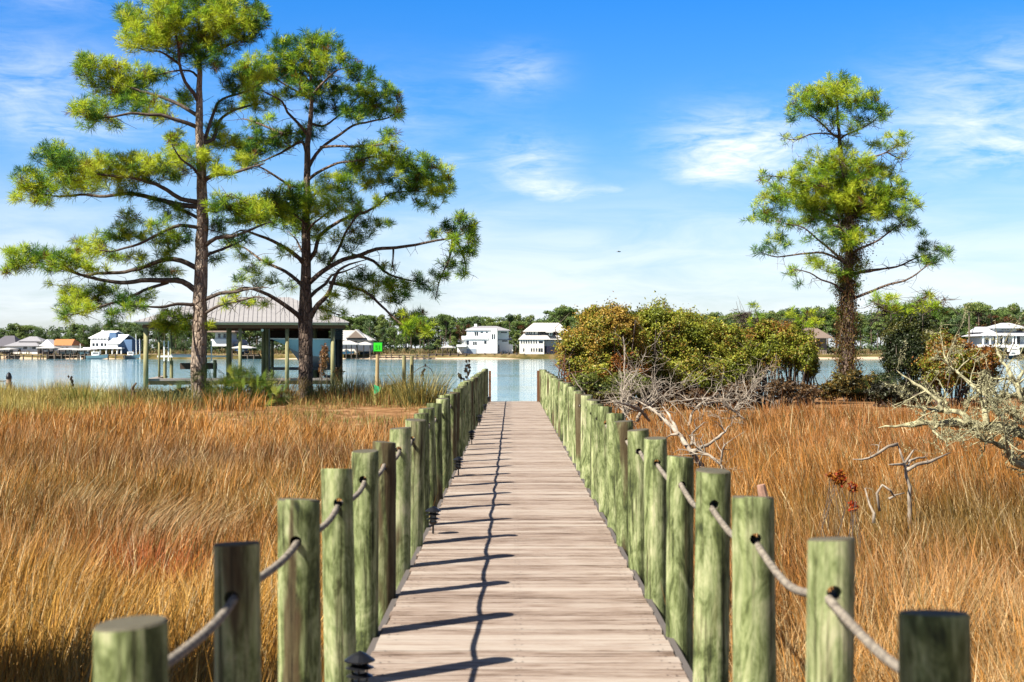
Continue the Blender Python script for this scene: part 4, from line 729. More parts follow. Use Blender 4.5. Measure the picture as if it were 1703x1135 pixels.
# ---------------------------------------------------------------- dead wood
def deadtree(name, label, Y0, mains, seed, ntw, lt, mat=DEADW, lichen=0, lichcol='d8d2a0', group=None, depth=1.0, zb=None):
    rg = np.random.default_rng(seed); b = P(mains[0][2][0][0], mains[0][2][0][1], Y0); root = thing(name, b, label, 'dead tree', group)
    mb = MB(); tw = MB(); lp = []; pts = []
    for r0, dep, pp in mains:
        m_ = len(pp); p3 = np.array([[*P(px, py, Y0+dep*t), r0*(1-t)**.7+.006] for (px, py), t in zip(pp, np.linspace(0, 1, m_))]); c = catmull(p3, .10)
        c[1:-1, :3] += rg.normal(0, .010, (len(c)-2, 3)); mb.tube(c[:, :3], c[:, 3]*(1+.15*rg.normal(size=len(c))), 7); lp.append(c)
    def grow(p, d, l, r, lev):
        q = p; d = d/np.linalg.norm(d); chain = [p]
        for k in range(4):
            d = d+rg.normal(0, .22, 3); d /= np.linalg.norm(d); q = q+d*l/4; chain.append(q)
            if lev < 2 and rg.random() < .6: grow(q, d+rg.normal(0, .6, 3), l*rg.uniform(.4, .7), r*.55, lev+1)
        tw.tube(chain, np.linspace(r, r*.3, 5), 4, caps=False); pts.extend(chain)
    for i in range(ntw):
        c = lp[rg.integers(len(lp))]; j = int(len(c)*rg.uniform(.2, 1)); j = min(j, len(c)-1); d = rg.normal(size=3)*[1, depth, .7]+[0, 0, .75]
        grow(c[j, :3], d, lt*rg.uniform(.4, 1.2), min(c[j, 3]*.6, .02), 0)
    if ntw < 30:
        off = mb.n; mb.V += tw.V; mb.C += tw.C; mb.Q += [q+off for q in tw.Q]; mb.T += [q+off for q in tw.T]; mb.n += tw.n
    else: tw.build('twigs', mat, root)
    mb.build('trunk', mat, root, smooth=True)
    if lichen:
        base = np.array(pts+[q for c in lp for q in c[::2, :3]]); n = lichen; p = base[rg.integers(0, len(base), n)]+rg.normal(0, .018, (n, 3))
        u = rg.normal(size=(n, 2, 3)); u /= np.linalg.norm(u, axis=2)[..., None]; s = rg.uniform(.006, .024, (n, 1))
        V = np.stack([p-u[:, 0]*s, p+u[:, 1]*s, p+u[:, 0]*s], 1).reshape(-1, 3); LM = MB().add(V, np.arange(n*3).reshape(-1, 3), None, np.repeat(lin(lichcol)*rg.uniform(.6, 1.1, (n, 1)), 3, 0)); LM.build('lichen', LEAF, root)
    return root
LICH = basic('lichen_covered_branch', [(.3, lin('3a342c')), (.42, lin('8f886a')), (.6, lin('cfc79c'))], noise=9, rough=.95, spec=.05)
deadtree('fallen_tree', 'pale lichen-crusted fallen tree reaching in from the right over the marsh', 21, [
 (.10, 1.0, [(1860, 800), (1780, 760), (1703, 722), (1660, 712), (1620, 708), (1590, 702), (1560, 706), (1530, 704), (1500, 708), (1460, 712)]),
 (.06, -.8, [(1760, 800), (1705, 776), (1684, 766), (1674, 748), (1671, 732), (1672, 716)]), (.035, -.5, [(1672, 744), (1650, 736), (1630, 730), (1622, 722)]),
 (.05, .8, [(1640, 708), (1638, 690), (1636, 672), (1655, 662), (1690, 658), (1720, 664)]), (.045, .9, [(1610, 706), (1600, 688), (1570, 684), (1540, 680), (1500, 672)]),
 (.045, 1.4, [(1720, 700), (1700, 660), (1690, 640), (1672, 610), (1660, 590), (1655, 575)]), (.03, .6, [(1566, 684), (1562, 668), (1540, 650), (1510, 632), (1490, 615)]),
 (.03, 1.2, [(1660, 690), (1640, 660), (1615, 640), (1590, 618), (1575, 600), (1570, 585)]), (.03, .4, [(1700, 668), (1690, 640), (1700, 620), (1712, 600)]), (.02, -.3, [(1560, 706), (1552, 716), (1564, 728), (1570, 732)]), (.02, -.3, [(1625, 708), (1605, 722), (1595, 730)]),
 (.03, -.6, [(1720, 720), (1690, 695), (1670, 685), (1665, 700)])], 11, 120, .5, LICH, 12000)
deadtree('dead_sapling', 'small bare bleached sapling standing in the right marsh', 17, [(.024, .0, [(1513, 880), (1512, 840), (1511, 810), (1509, 790), (1503, 776), (1499, 758), (1492, 738)]),
 (.014, -.3, [(1492, 739), (1475, 742), (1460, 755), (1445, 762), (1430, 764), (1418, 764)]), (.016, .3, [(1508, 782), (1525, 772), (1545, 768), (1562, 762), (1580, 753)]), (.013, .5, [(1504, 776), (1520, 764), (1540, 762)]), (.012, -.3, [(1502, 772), (1485, 771), (1478, 773)]), (.012, .1, [(1505, 770), (1516, 752), (1520, 748)])], 12, 5, .12)
deadtree('dead_sprig', 'thin pale leaning twigs left of the bare sapling', 15, [(.012, .2, [(1452, 870), (1446, 840), (1438, 812)]), (.009, 0, [(1462, 850), (1457, 820), (1466, 806), (1480, 818), (1486, 825)]), (.007, 0, [(1478, 830), (1490, 822), (1504, 820)])], 13, 3, .1)
deadtree('fallen_branch', 'forked bleached fallen branch behind the right railing posts', 24, [(.042, 1.2, [(1185, 800), (1150, 752), (1128, 718), (1112, 692), (1102, 676)]), (.04, 2.2, [(1150, 752), (1120, 712), (1085, 682), (1062, 668)]), (.035, .6, [(1150, 752), (1180, 738), (1200, 722), (1216, 708)]), (.02, .3, [(1150, 740), (1152, 722), (1172, 702)]), (.025, -.4, [(1160, 748), (1180, 760), (1200, 776), (1196, 800)]), (.02, -.3, [(1198, 800), (1200, 760), (1206, 738)]), (.02, .3, [(1128, 722), (1116, 724), (1108, 728)])], 14, 26, .45)
deadtree('brush_pile', 'tangled heap of bleached bare branches beside the right railing', 31, [(.035, 1, [(1030, 720), (1040, 690), (1060, 670), (1085, 655)]), (.03, -1, [(1080, 700), (1060, 680), (1035, 672), (1010, 668)]), (.03, 1, [(1060, 700), (1075, 672), (1100, 660), (1125, 640)]), (.025, .5, [(1040, 700), (1035, 660), (1048, 632), (1070, 618)]), (.025, -.5, [(1100, 700), (1090, 680), (1060, 664), (1030, 655)])], 15, 75, .7)
deadtree('fallen_branch', 'spreading bare grey branches lying along the marsh edge before the thicket', 39, [(.04, 1, [(1145, 715), (1150, 690), (1165, 672), (1185, 660), (1200, 640)]), (.035, .5, [(1170, 672), (1200, 668), (1235, 664), (1275, 672)]), (.03, -.5, [(1185, 662), (1160, 664), (1120, 668), (1105, 668)]), (.03, 1, [(1235, 664), (1250, 650), (1280, 640)]), (.03, 0, [(1240, 700), (1215, 680), (1200, 670)])], 16, 70, .9)
deadtree('dead_sapling', 'pale bare stem rising in front of the rusty thicket', 45, [(.03, .2, [(1042, 680), (1038, 640), (1039, 600), (1038, 570), (1036, 560)]), (.02, 0, [(1038, 640), (1050, 620), (1068, 616)]), (.025, 0, [(975, 660), (962, 640), (950, 620)])], 17, 4, .5)
deadtree('bare_sapling', 'reddish bare twiggy sapling leaning over the far end of the right railing', 46, [(.02, 0, [(960, 660), (948, 640), (935, 622), (922, 605)]), (.015, 0, [(965, 650), (945, 628), (930, 600)]), (.012, 0, [(950, 640), (940, 610), (938, 590)])], 18, 22, .6, basic('reddish_twig', [(.3, lin('6a3a22')), (.7, lin('a06038'))], noise=5))
# orange-leaved plant and pink stump
leafy('red_leaf_plant', 'small plant with bright orange-red leaves in the right marsh', 'plant', 14.5, [(1398, 796, 12, 12), (1408, 806, 8, 8), (1385, 792, 6, 4), (1412, 840, 7, 9)], .9, ['d8501c', 'c8381c', 'd88a2c', 'a84a20'], .018, 21, stems=4, dy=.6, foot=850)
p = P(1270, 830, 15); tag(MB().tube([p+[.05, 0, -.5], p+[0, 0, 0], p+[-.03, 0, .15]], [.06, .055, .045], 9).build('stump', flat('pinkish_old_wood', 'b98f78', .9, .3, noise=12), origin=p), 'pinkish weathered stump poking out of the grass beyond the right posts', 'stump')
# ---------------------------------------------------------------- palmettos and sea oats
def palmetto(label, Y0, cx, by, n, h, seed, fan=.42, cols=('5c7c2a', '829a36', '3c5822', 'a4a840')):
    rg = np.random.default_rng(seed); b = P(cx, by, Y0); root = thing('palmetto', b, label, 'palm'); fr = MB(); st = MB(); dd = MB()
    cols = np.array([lin(c) for c in cols])
    def fan_(mb, c, d, L_, cset, droop=.12):
        d = d/np.linalg.norm(d); s = np.cross(d, rg.normal(size=3)); s /= np.linalg.norm(s); col = cset[rg.integers(len(cset))]*rg.uniform(.7, 1.2); nb = 13
        nrm = np.cross(d, s)
        for k in range(nb):
            a = (k/(nb-1)-.5)*2.6; u = d*math.cos(a)+s*math.sin(a); l = L_*(1-.25*abs(a)/1.3)*rg.uniform(.9, 1.1); w_ = np.cross(u, nrm)*.011
            m1 = c+u*l*.5; t = c+u*l-np.array([0, 0, droop*l])
            mb.add([c, m1-w_, m1+w_, t], [[0, 1, 2], [1, 3, 2]], None, col*rg.uniform(.85, 1.15))
    for i in range(n):
        a = rg.random()*6.283; el = rg.uniform(.15, 1.45); l = h*rg.uniform(.5, 1); d = np.array([math.cos(a)*math.cos(el), math.sin(a)*math.cos(el), math.sin(el)])
        o = b+[rg.normal(0, .42), rg.normal(0, .3), .05]; c = o+d*l+[0, 0, -.08*l]; st.tube([b-[0, 0, .1], o, (o+c)/2+[0, 0, .05], c], [.02, .012, .009, .007], 4, c=lin('7c8a3c'), caps=False); fan_(fr, c, d+rg.normal(0, .25, 3), fan*rg.uniform(.8, 1.15), cols)
    for i in range(max(2, n//6)):
        a = rg.random()*6.283; d = np.array([math.cos(a), math.sin(a), -.35]); fan_(dd, b+d*.4+[0, 0, .35], d, fan*.8, np.array([lin('8a6a44'), lin('b09068')]), .3)
    fr.build('fronds', LEAF, root); st.build('stalks', LEAF, root); dd.build('dead_fronds', LEAF, root)
palmetto('big green fan palmetto between the two left pines', 49, 392, 676, 140, 1.3, 31, .46)
palmetto('smaller palmetto at the right side of the big palmetto', 49.5, 430, 676, 26, 1.1, 32, .5)
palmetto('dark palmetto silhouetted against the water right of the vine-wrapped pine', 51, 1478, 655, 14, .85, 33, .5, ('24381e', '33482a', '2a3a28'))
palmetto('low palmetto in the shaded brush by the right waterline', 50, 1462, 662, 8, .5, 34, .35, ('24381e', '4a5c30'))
def seaoat(label, Y0, pts, heads):
    mb = MB(); p3 = np.array([P(a, b, Y0) for a, b in pts]); mb.tube(catmull(p3, .12), .012, 4, c=lin('5c4a34'))
    for (hx, hy, n) in heads:
        for i in range(n):
            c = P(hx+RNG.normal(0, 2.2), hy+RNG.normal(0, 6), Y0)+[0, RNG.normal(0, .05), 0]; mb.add([c, c+[.05, 0, -.05], c+[.01, .02, -.13], c+[-.04, 0, -.05]], None, [[0, 1, 2, 3]], lin('4a4034')*RNG.uniform(.7, 1.3))
    o = mb.build('sea_oat', LEAF, origin=p3[0]); tag(o, label, 'sea oat')
seaoat('arching bare sea oat stem bending right beside the twin mooring posts', 50, [(665, 652), (672, 635), (690, 618), (704, 610), (716, 613), (722, 626)], [(703, 620, 8)])
seaoat('tallest sea oat seed head against the water left of the railing end', 50, [(778, 665), (778, 640), (777, 612)], [(777, 612, 18)])
seaoat('shorter sea oat seed head left of the tallest one', 50, [(768, 668), (767, 645), (766, 628)], [(766, 625, 10)])
seaoat('lone sea oat stalk above the left bank grass', 52, [(118, 680), (118, 650), (119, 628)], [(118, 632, 9)])
tag(MB().tube([P(224, 672, 50), P(222, 655, 50), P(221, 645, 50), P(227, 637, 50)], [.09, .08, .05, .03], 7).build('stump', BARK2, origin=P(224, 672, 50)), 'dark broken stump at the right end of the left bank grass', 'stump')
# ---------------------------------------------------------------- mooring posts, marker, capped post
def piling(label, Y0, cx, yt, yb, wpx, mat=PILE, name='mooring_post', group=None, lean=0):
    b = P(cx, yb, Y0); t = P(cx+lean, yt, Y0); r = wpx*Y0/F/2
    o = MB().tube([b, b*.6+t*.4, t-[0, 0, .03], t], [r*1.05, r, r*.96, r*.85], 14).build(name, mat, origin=b, smooth=False); return tag(o, label, 'post', group)
piling('left post of the twin mooring posts in front of the water', 51.5, 672, 592, 672, 6.5, group=None); piling('right post of the twin mooring posts in front of the water', 51.8, 685, 592, 672, 6.5)
b = P(626.5, 665, 50); mk = thing('channel_marker', b, 'bright green square channel marker on a slim timber pole', 'sign')
MB().tube([P(626.3, 670, 50), P(627, 640, 50), P(628.3, 570, 50)], [.075, .07, .06], 10).build('pole', flat('marker_pole', 'c0a878', .8, .2), mk)
s0, s1 = P(621.5, 570.5, 49.9), P(635.5, 584.5, 49.9)
GRN = flat('fluorescent_green_panel', '3cf02a', .5, .03, k=1.0); GRD = flat('green_numeral', '1cb81c', .5, .02)
sg = MB().box(s0[0], s1[0], 49.88, 49.91, s1[2], s0[2]).build('sign_panel', GRN, mk); MB().box(s0[0]-.02, s1[0]+.02, 49.912, 49.93, s1[2]-.02, s0[2]+.02).build('sign_backing', flat('dark_green_edge', '157a3a', .5), mk)
def textmesh(txt, size, mat, parent, loc):
    cu = bpy.data.curves.new('t', 'FONT'); cu.body = txt; cu.size = size; cu.extrude = .002; cu.align_x = 'CENTER'; cu.align_y = 'CENTER'; cu.offset = size*.011
    o = bpy.data.objects.new('t', cu); COL.objects.link(o); dg = bpy.context.evaluated_depsgraph_get(); me = bpy.data.meshes.new_from_object(o.evaluated_get(dg)); bpy.data.objects.remove(o)
    me.transform(Matrix.Rotation(R(90), 4, 'X')); n = bpy.data.objects.new('numerals', me); COL.objects.link(n); me.materials.clear(); me.materials.append(mat); n.parent = parent; n.location = Vector([float(a) for a in loc])-parent.location
textmesh('51', .20, GRD, mk, ((s0[0]+s1[0])/2, 49.872, (s0[2]+s1[2])/2-.02))
tag(MB().add([P(622, 640, 49.8), P(634, 645, 49.8), P(631, 652, 49.7), P(622, 656, 49.8)], None, [[0, 1, 2, 3]], lin('4ad08a')).build('netting_scrap', LEAF), 'small scrap of green netting at the foot of the channel marker', 'netting')  # flat scrap of green netting
b = P(15, 655, 60); cp = thing('rope_post', b, 'pale rope-wrapped post with black pointed cap at the far left water edge', 'post')
MB().tube([P(15, 668, 60), P(15, 630, 60)], .105, 12).build('shaft', flat('bleached_post', 'b39c84', .85, .15), cp)
MB().tube([P(15, 630.5, 60), P(15, 626.5, 60), P(15, 621.5, 60), P(15, 619, 60)], [.125, .125, .08, .01], 12).build('cap', BLACKM, cp)
MB().tube([[P(15, 0, 60)[0]+.125*math.cos(t), 60+.125*math.sin(t), P(15, 636+t*.35, 60)[2]] for t in np.linspace(0, 19, 70)], .02, 5).build('rope_coil', ROPE, cp)
tag(MB().tube([P(15, 633, 60), P(5, 634.5, 60), P(-12, 633, 60), P(-30, 630, 60)], .02, 5).build('mooring_rope', flat('dark_mooring_rope', '5a4c40', .9), origin=P(15, 633, 60)), 'thin dark rope running left from the capped post', 'rope')
tag(MB().add(np.array([[c[0], c[1], gz(c[0], c[1])+.03+.0*i] for i, c in enumerate([(-19.2+math.cos(a)*1.3, 46.5+math.sin(a)*1.1) for a in np.linspace(0, 6.28, 14)[:-1]])]), [[0, i, i+1] for i in range(1, 12)]).build('sand', flat('white_sand', 'e8ddcc', .95, .06)), kind='structure')
# ---------------------------------------------------------------- boathouse
YB = 75.0; sB = YB/F
def bp(px, py, Y=YB): return P(px, py, YB)+[0, Y-YB, 0]
def bb(mb, x0, x1, yt, yb, Y0, Y1, c=None):
    a, b = P(x0, yt, YB), P(x1, yb, YB); return mb.box(a[0], b[0], Y0, Y1, b[2], a[2], c)
bh = thing('boathouse', bp(408, 632), 'open timber boathouse with pale metal hip roof behind the two left pines', 'boathouse')
def hip(mb, ex0, ex1, ze, zr, rx0, rx1, y0, y1, th=.05):
    ym = (y0+y1)/2; V = [[ex0, y0, ze], [ex1, y0, ze], [ex1, y1, ze], [ex0, y1, ze], [rx0, ym, zr], [rx1, ym, zr]]
    V += [[a, b, c-th] for a, b, c in V]
    mb.add(V, [[3, 0, 4], [1, 2, 5], [10, 6, 9], [11, 8, 7]], [[0, 1, 5, 4], [2, 3, 4, 5], [7, 6, 10, 11], [9, 8, 11, 10], [6, 7, 1, 0], [7, 8, 2, 1], [8, 9, 3, 2], [9, 6, 0, 3]])
e0, e1 = bp(232, 536), bp(578, 536); yf, yk = 73.9, 84.6; zr = 4.6; rx0, rx1 = e0[0]+3.9, e1[0]-3.0
RM = flat('standing_seam_roof', 'aeaaa8', .7, .08, spec=.1)
mb = MB(); hip(mb, e0[0], e1[0], e0[2], zr, rx0, rx1, yf, yk); rf = mb.build('roof', RM, bh)
mb = MB(); ym = (yf+yk)/2
for i in range(1, 46):
    x = e0[0]+(e1[0]-e0[0])*i/46; t = 1 if rx0 <= x <= rx1 else ((x-e0[0])/(rx0-e0[0]) if x < rx0 else (e1[0]-x)/(e1[0]-rx1))
    mb.tube([[x, yf, e0[2]+.01], [x, yf+(ym-yf)*t, e0[2]+(zr-e0[2])*t+.01]], .016, 4)
mb.build('roof_seam', flat('roof_seam_grey', '8f8a88', .5), rf)  # seams a darker grey than the roof sheets
mb = MB(); bb(mb, 236, 576, 538.3, 541, yf+.12, yf+.18); mb.build('gutter', flat('cream_gutter', 'd8cda0', .6), bh)
mb = MB(); bb(mb, 244, 572, 540.5, 546.5, yf+.3, yf+.45); bb(mb, 244, 246, 540.5, 546.5, yf+.45, yk-.4); bb(mb, 570, 572, 540.5, 546.5, yf+.45, yk-.4); bb(mb, 246, 570, 540.5, 546.5, yk-.55, yk-.4); mb.build('fascia_beam', flat('brown_beam', '7c5436', .8, .2), bh)
def post(px, w, Y, yb=668, yt=545, mat=PILE): return MB().tube([bp(px, yb, Y), bp(px, yt, Y)], [w*sB/2*1.06, w*sB/2*.94], 12).build('post', mat, bh, smooth=True)
for px, w, Y, yb in [(249, 8, 74.4, 664), (400, 6, 74.4, 668), (476.5, 6.5, 74.4, 672), (551.5, 7, 74.4, 672), (378.5, 9.5, 78, 645), (259, 4, 79, 640), (437, 7, 78.5, 640), (444, 10, 80, 640), (527, 7, 79, 640), (268, 4, 84, 640), (330, 6, 84, 640), (452, 6, 84, 640), (520, 10, 82, 640)]: post(px, w, Y, yb)
mb = MB(); bb(mb, 250, 555, 629.5, 633, 74.6, 76.0); bb(mb, 250, 262, 629.5, 633, 76, 84); bb(mb, 430, 448, 629.5, 633, 76, 84); bb(mb, 548, 566, 629.5, 633, 76, 84); mb.build('dock_deck', flat('grey_dock_boards', 'a69a90', .85, .15), bh)
mb = MB(); bb(mb, 252, 553, 633.2, 639.5, 74.7, 74.8); mb.build('dock_beam', flat('tan_dock_beam', 'a8875c', .85, .2), bh)
mb = MB()
for px in (300, 350, 420, 445, 510): mb.tube([bp(px, 675, 75.2), bp(px, 633, 75.2)], .13, 10)
mb.build('dock_piling', PILE, bh)
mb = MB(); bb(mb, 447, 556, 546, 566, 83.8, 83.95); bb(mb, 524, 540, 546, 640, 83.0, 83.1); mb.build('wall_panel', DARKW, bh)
mb = MB()
for i in range(7): bb(mb, 556+i*2.2, 557.4+i*2.2, 563, 660, 74.6+i*1.3, 74.66+i*1.3)
for i in range(6): mb.box(bp(557, 0)[0], bp(570, 0)[0], 74.7, 74.75, bp(0, 563-i*3.0)[2], bp(0, 564.6-i*3.0)[2])
mb.build('slatted_screen', flat('dark_grey_slats', '353d42', .7), bh)
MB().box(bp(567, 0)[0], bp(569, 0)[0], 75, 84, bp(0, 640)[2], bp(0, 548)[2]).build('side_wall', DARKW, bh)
mb = MB(); mb.tube([bp(436, 549.5, 74.9), bp(436, 549.5, 75.05)], .07, 12); mb.build('lamp', WHITE2, bh)
# boat lift and cradle
lf = thing('boat_lift', bp(505, 614, 79), 'grey boat lift cradle beams under the blue-grey boat', 'boat lift')
mb = MB(); bb(mb, 446, 560, 612, 616.5, 76.0, 76.2); bb(mb, 446, 560, 612, 616.5, 77.8, 78.0); mb.build('beam', flat('lift_beam_grey', '585c5e', .6), lf)
CABM = flat('lift_cable', '8a8a88', .4)
for px in (447, 559):
    for Y in (76.1, 77.9): MB().tube([bp(px, 614, Y), bp(px, 546, Y)], .02, 5).build('cable', CABM, lf)
bt = thing('boat', bp(505, 590, 79.5), 'blue-grey boat hull hanging in the boathouse, bow to the left', 'boat')
V = []; m_ = 14; prof = []
for i in range(m_):
    t = i/(m_-1); x0 = bp(449+t*108, 0)[0]; beam = 1.15*(1-(1-t)**2.2*.98)+.02; zt = bp(0, 564-1*(1-t))[2]; zk = bp(0, 612-26*(1-t)**3)[2]; chz = zk+(zt-zk)*(.36+.25*(1-t)**2); cb = beam*(.82-.25*(1-t))
    xs_ = x0+(0 if t > 0 else 0); rake = 1.35*(1-t)**2.5
    V += [[x0, 76.9-beam, zt], [x0+rake*.55, 76.9-cb, chz], [x0+rake, 76.9, zk], [x0+rake*.55, 76.9+cb, chz], [x0, 76.9+beam, zt]]
V = np.array(V); Q1 = []; Q2 = []
for i in range(m_-1):
    a = i*5; Q1 += [[a, a+1, a+6, a+5], [a+3, a+4, a+9, a+8]]; Q2 += [[a+1, a+2, a+7, a+6], [a+2, a+3, a+8, a+7]]
a = (m_-1)*5
hull = MB().add(V, [[a, a+1, a+2], [a+2, a+3, a+4], [a, a+2, a+4]], Q1).build('hull_side', flat('boat_blue', 'b4e4f4', .3, .04, .5), bt); MB().add(V, None, Q2).build('hull_bottom', flat('boat_bottom_paint', 'b4b8bc', .5, .08), bt)
mb = MB(); mb.tube([V[i*5]+[0, -.02, 0] for i in range(m_)], .035, 6); mb.tube([V[i*5+4]+[0, .02, 0] for i in range(m_)], .035, 6); mb.build('rub_rail', WHITE2, bt)
mb = MB().add(np.concatenate([V[0::5], V[4::5]])-[0, 0, .04], None, [[i, i+1, m_+i+1, m_+i] for i in range(m_-1)]); mb.build('deck', flat('boat_deck', 'c8ccc8', .6), bt)
# second lift: white bunks on short pilings left inside the boathouse
l2 = thing('boat_lift', bp(315, 595, 80), 'white empty boat lift bunk beam on the left side of the boathouse', 'boat lift')
mb = MB(); bb(mb, 253, 378, 592, 595.2, 80, 80.3); bb(mb, 275, 330, 589.5, 592, 80.4, 80.8); mb.build('bunk', WHITE2, l2)
for px in (263.5, 271, 345): mb = MB(); bb(mb, px, px+2.2, 566, 602, 80.0, 80.12); mb.build('guide_arm', WHITE2, l2)
for px, yt in ((277, 601), (266, 600), (352, 600)): MB().tube([bp(px, 645, 80.2), bp(px, yt, 80.2)], .10, 10).build('piling', PILE, l2)
tag(MB().box(bp(288, 0)[0], bp(352, 0)[0], 82, 83.5, bp(0, 617)[2], bp(0, 606)[2]).build('storage_box', flat('brown_dock_box', '5c4a3c', .8), origin=bp(320, 617, 82)), 'long low brown box on the dock behind the tall pine trunk', 'dock box')
tag(leafy('climbing_plant', 'dry brown climbing plant on the boathouse post right of the dark pine', 'plant', 73.5, [(530, 590, 7, 18), (527, 612, 6, 14), (554, 625, 8, 14)], 2.2, ['8a5a34', 'a87a4a', '6a5a30'], .06, 41, stems=3))
# the boathouse faces the viewer: turn it and what it holds about its front centre
PIV = Vector((float(bp(408, 632)[0]), 75.0, 0)); RZ = Matrix.Rotation(R(9.5), 4, 'Z')
for o in list(COL.objects):
    if o.parent is None and (o.get('category') in ('boathouse', 'boat lift', 'dock box') or o.get('label', '').startswith('blue-grey boat hull') or o.get('label', '').startswith('dry brown climbing')):
        v = RZ @ (o.location-PIV); o.location = v+PIV; o.rotation_euler = (0, 0, R(9.5))
# bird in flight
b = P(1028.5, 419, 120); bd = MB(); bd.tube([b+[-.16, 0, 0], b+[0, 0, .02], b+[.16, 0, 0], b+[.22, 0, .01]], [.01, .05, .035, .01], 8); bd.add([b+[-.03, -.02, .02], b+[.05, 0, .02], b+[.02, -.1, .10], b+[-.05, -.42, .03], b+[-.03, .02, .02], b+[.05, 0, .02], b+[.02, .1, .10], b+[-.05, .42, .03]], None, [[0, 1, 2, 3], [4, 5, 6, 7]], lin('20242a'))
tag(bd.build('bird', BLACKM, origin=b), 'tiny dark bird flying over the middle of the lagoon', 'bird')
# ---------------------------------------------------------------- far shore
D0 = 440.0
def fx(px, D=D0): return (px-CX)*D/F
def fz(py, D=D0): return CAMZ-(py-HY)*D/F
def fb(mb, x0, x1, yt, yb, D, D2, c=None): return mb.box(fx(x0, D0), fx(x1, D0), D, D2, fz(yb), fz(yt), c)
def fhip(mb, x0, x1, ye, yr, r0, r1, D, D2, th=.15): hip(mb, fx(x0), fx(x1), fz(ye), fz(yr), fx(r0), fx(r1), D, D2, th)
def fpart(parent, name, mat, *boxes):
    mb = MB()
    for b in boxes: fb(mb, *b)
    return mb.build(name, mat, parent)
def windows(parent, D, rects, mat=GLASS):
    for (x0, x1, y0, y1) in rects:
        wv = MB(); fb(wv, x0, x1, y0, y1, D-.06, D-.02); w1 = wv.build('window', mat, parent)
def house(px, label, name='house', cat='house'): return thing(name, (fx(px), D0, fz(591)), label, cat)
# white modern villa
h = house(808, 'white three-level modern villa with grey hip roof, left of the cream house')
fpart(h, 'wall', WHITE, (776, 826, 547, 588, 441, 452), (768, 776, 560, 588, 441.5, 450), (760, 768, 574, 589, 442, 450), (826, 846, 548, 589, 444, 452), (817, 827, 550, 588, 439.5, 441), (846, 853, 573, 589, 444, 450))
mb = MB(); fhip(mb, 773, 849, 549.5, 542, 788, 826, 440.75, 453); fhip(mb, 826, 853, 565, 561, 832, 846, 443.7, 453); r = mb.build('roof', GREYR, h); fpart(r, 'chimney', WHITE2, (788, 792.5, 538.5, 544, 446, 447))
fpart(h, 'balcony', WHITE2, (767.5, 812, 559, 564.5, 440.7, 441), (759.5, 776, 573.5, 577, 439, 442))
windows(h, 441, [(789, 791.5, 552, 559.5), (792.5, 795, 552, 559.5), (799, 803, 552, 554), (808, 811, 552, 554), (775.6, 779.5, 567, 573.5), (786.5, 789, 568.5, 574), (790, 792.5, 568.5, 574), (805, 809, 567, 572)]); windows(h, 439.5, [(818, 820, 556, 564.5), (821.5, 823.5, 556, 564.5)]); windows(h, 444, [(833, 843, 552, 554), (835, 844, 566.5, 568.5), (828.5, 830.2, 574, 584)]); windows(h, 441, [(768.5, 771, 566, 572)])
g_ = MB(); fb(g_, 776, 792, 580.5, 588.5, 440.9, 440.97); g_.build('garage_door', flat('pale_blue_door', 'aebdcb', .6), h)
# cream house
h = house(905, 'cream house with big metal roof, dormers and dark screened porch, beside the thickets')
fpart(h, 'wall', CREAM, (864, 905, 564, 590, 441, 455), (905, 944, 564, 590, 442.5, 455), (874, 895, 550, 556, 445, 450))
mb = MB(); fhip(mb, 862, 945, 564.5, 550, 876, 940, 440.7, 456); fhip(mb, 870, 946, 551, 536.5, 888, 931, 443.5, 453); r = mb.build('roof', METR, h)
for px in (913.5, 933): 
    fpart(h, 'dormer', CREAM, (px, px+5, 552.5, 558.5, 440.7, 446)); mb = MB(); fhip(mb, px-6, px+7, 553, 551.2, px-2, px+4, 440, 447, .1); mb.build('dormer_roof', METR, h); windows(h, 440.7, [(px+1.2, px+3.8, 553.5, 557.8)])
windows(h, 445, [(876, 878, 552, 555.6), (879.5, 881.5, 552, 555.6), (883, 885, 552, 555.6), (888, 890, 552, 555.6)])
windows(h, 441, [(x, x+1.9, 566, 571.5) for x in (866.5, 870.5, 874.5, 878.5, 882.5, 887, 891)]+[(x, x+1.9, 579.5, 585) for x in (870, 883, 887, 891.5)]+[(895.5, 898.5, 579.5, 585.5), (899.5, 902.5, 579.5, 585.5), (896, 903, 567, 571)])
fpart(h, 'screened_porch', DKSCR, (905.5, 941, 576, 587, 441.6, 442.4), (904.5, 944, 564.6, 566.4, 441.6, 442.4)); fpart(h, 'porch_panel', flat('porch_beige', 'cfc6bc', .8), (905.5, 943, 566.6, 576, 441.8, 442.45))
# brown-gabled house behind boathouse corner
h = house(592, 'white-roofed house with tan front gable just right of the boathouse')
fpart(h, 'wall', CREAM, (560, 612, 565, 588, 447, 458)); mb = MB(); fhip(mb, 545, 616, 565.5, 549, 560, 588, 445.5, 460); mb.prism([(fx(571), fz(562)), (fx(606), fz(562)), (fx(589), fz(547.3))], 444.6, 452); mb.build('roof', METR, h)
MB().prism([(fx(576), fz(561.8)), (fx(602), fz(561.8)), (fx(589), fz(550))], 444.4, 444.58).build('gable', TANW, h); windows(h, 447, [(566, 570, 567, 571), (574, 580, 567, 571), (585, 590, 567, 571), (597, 602, 567, 571)])
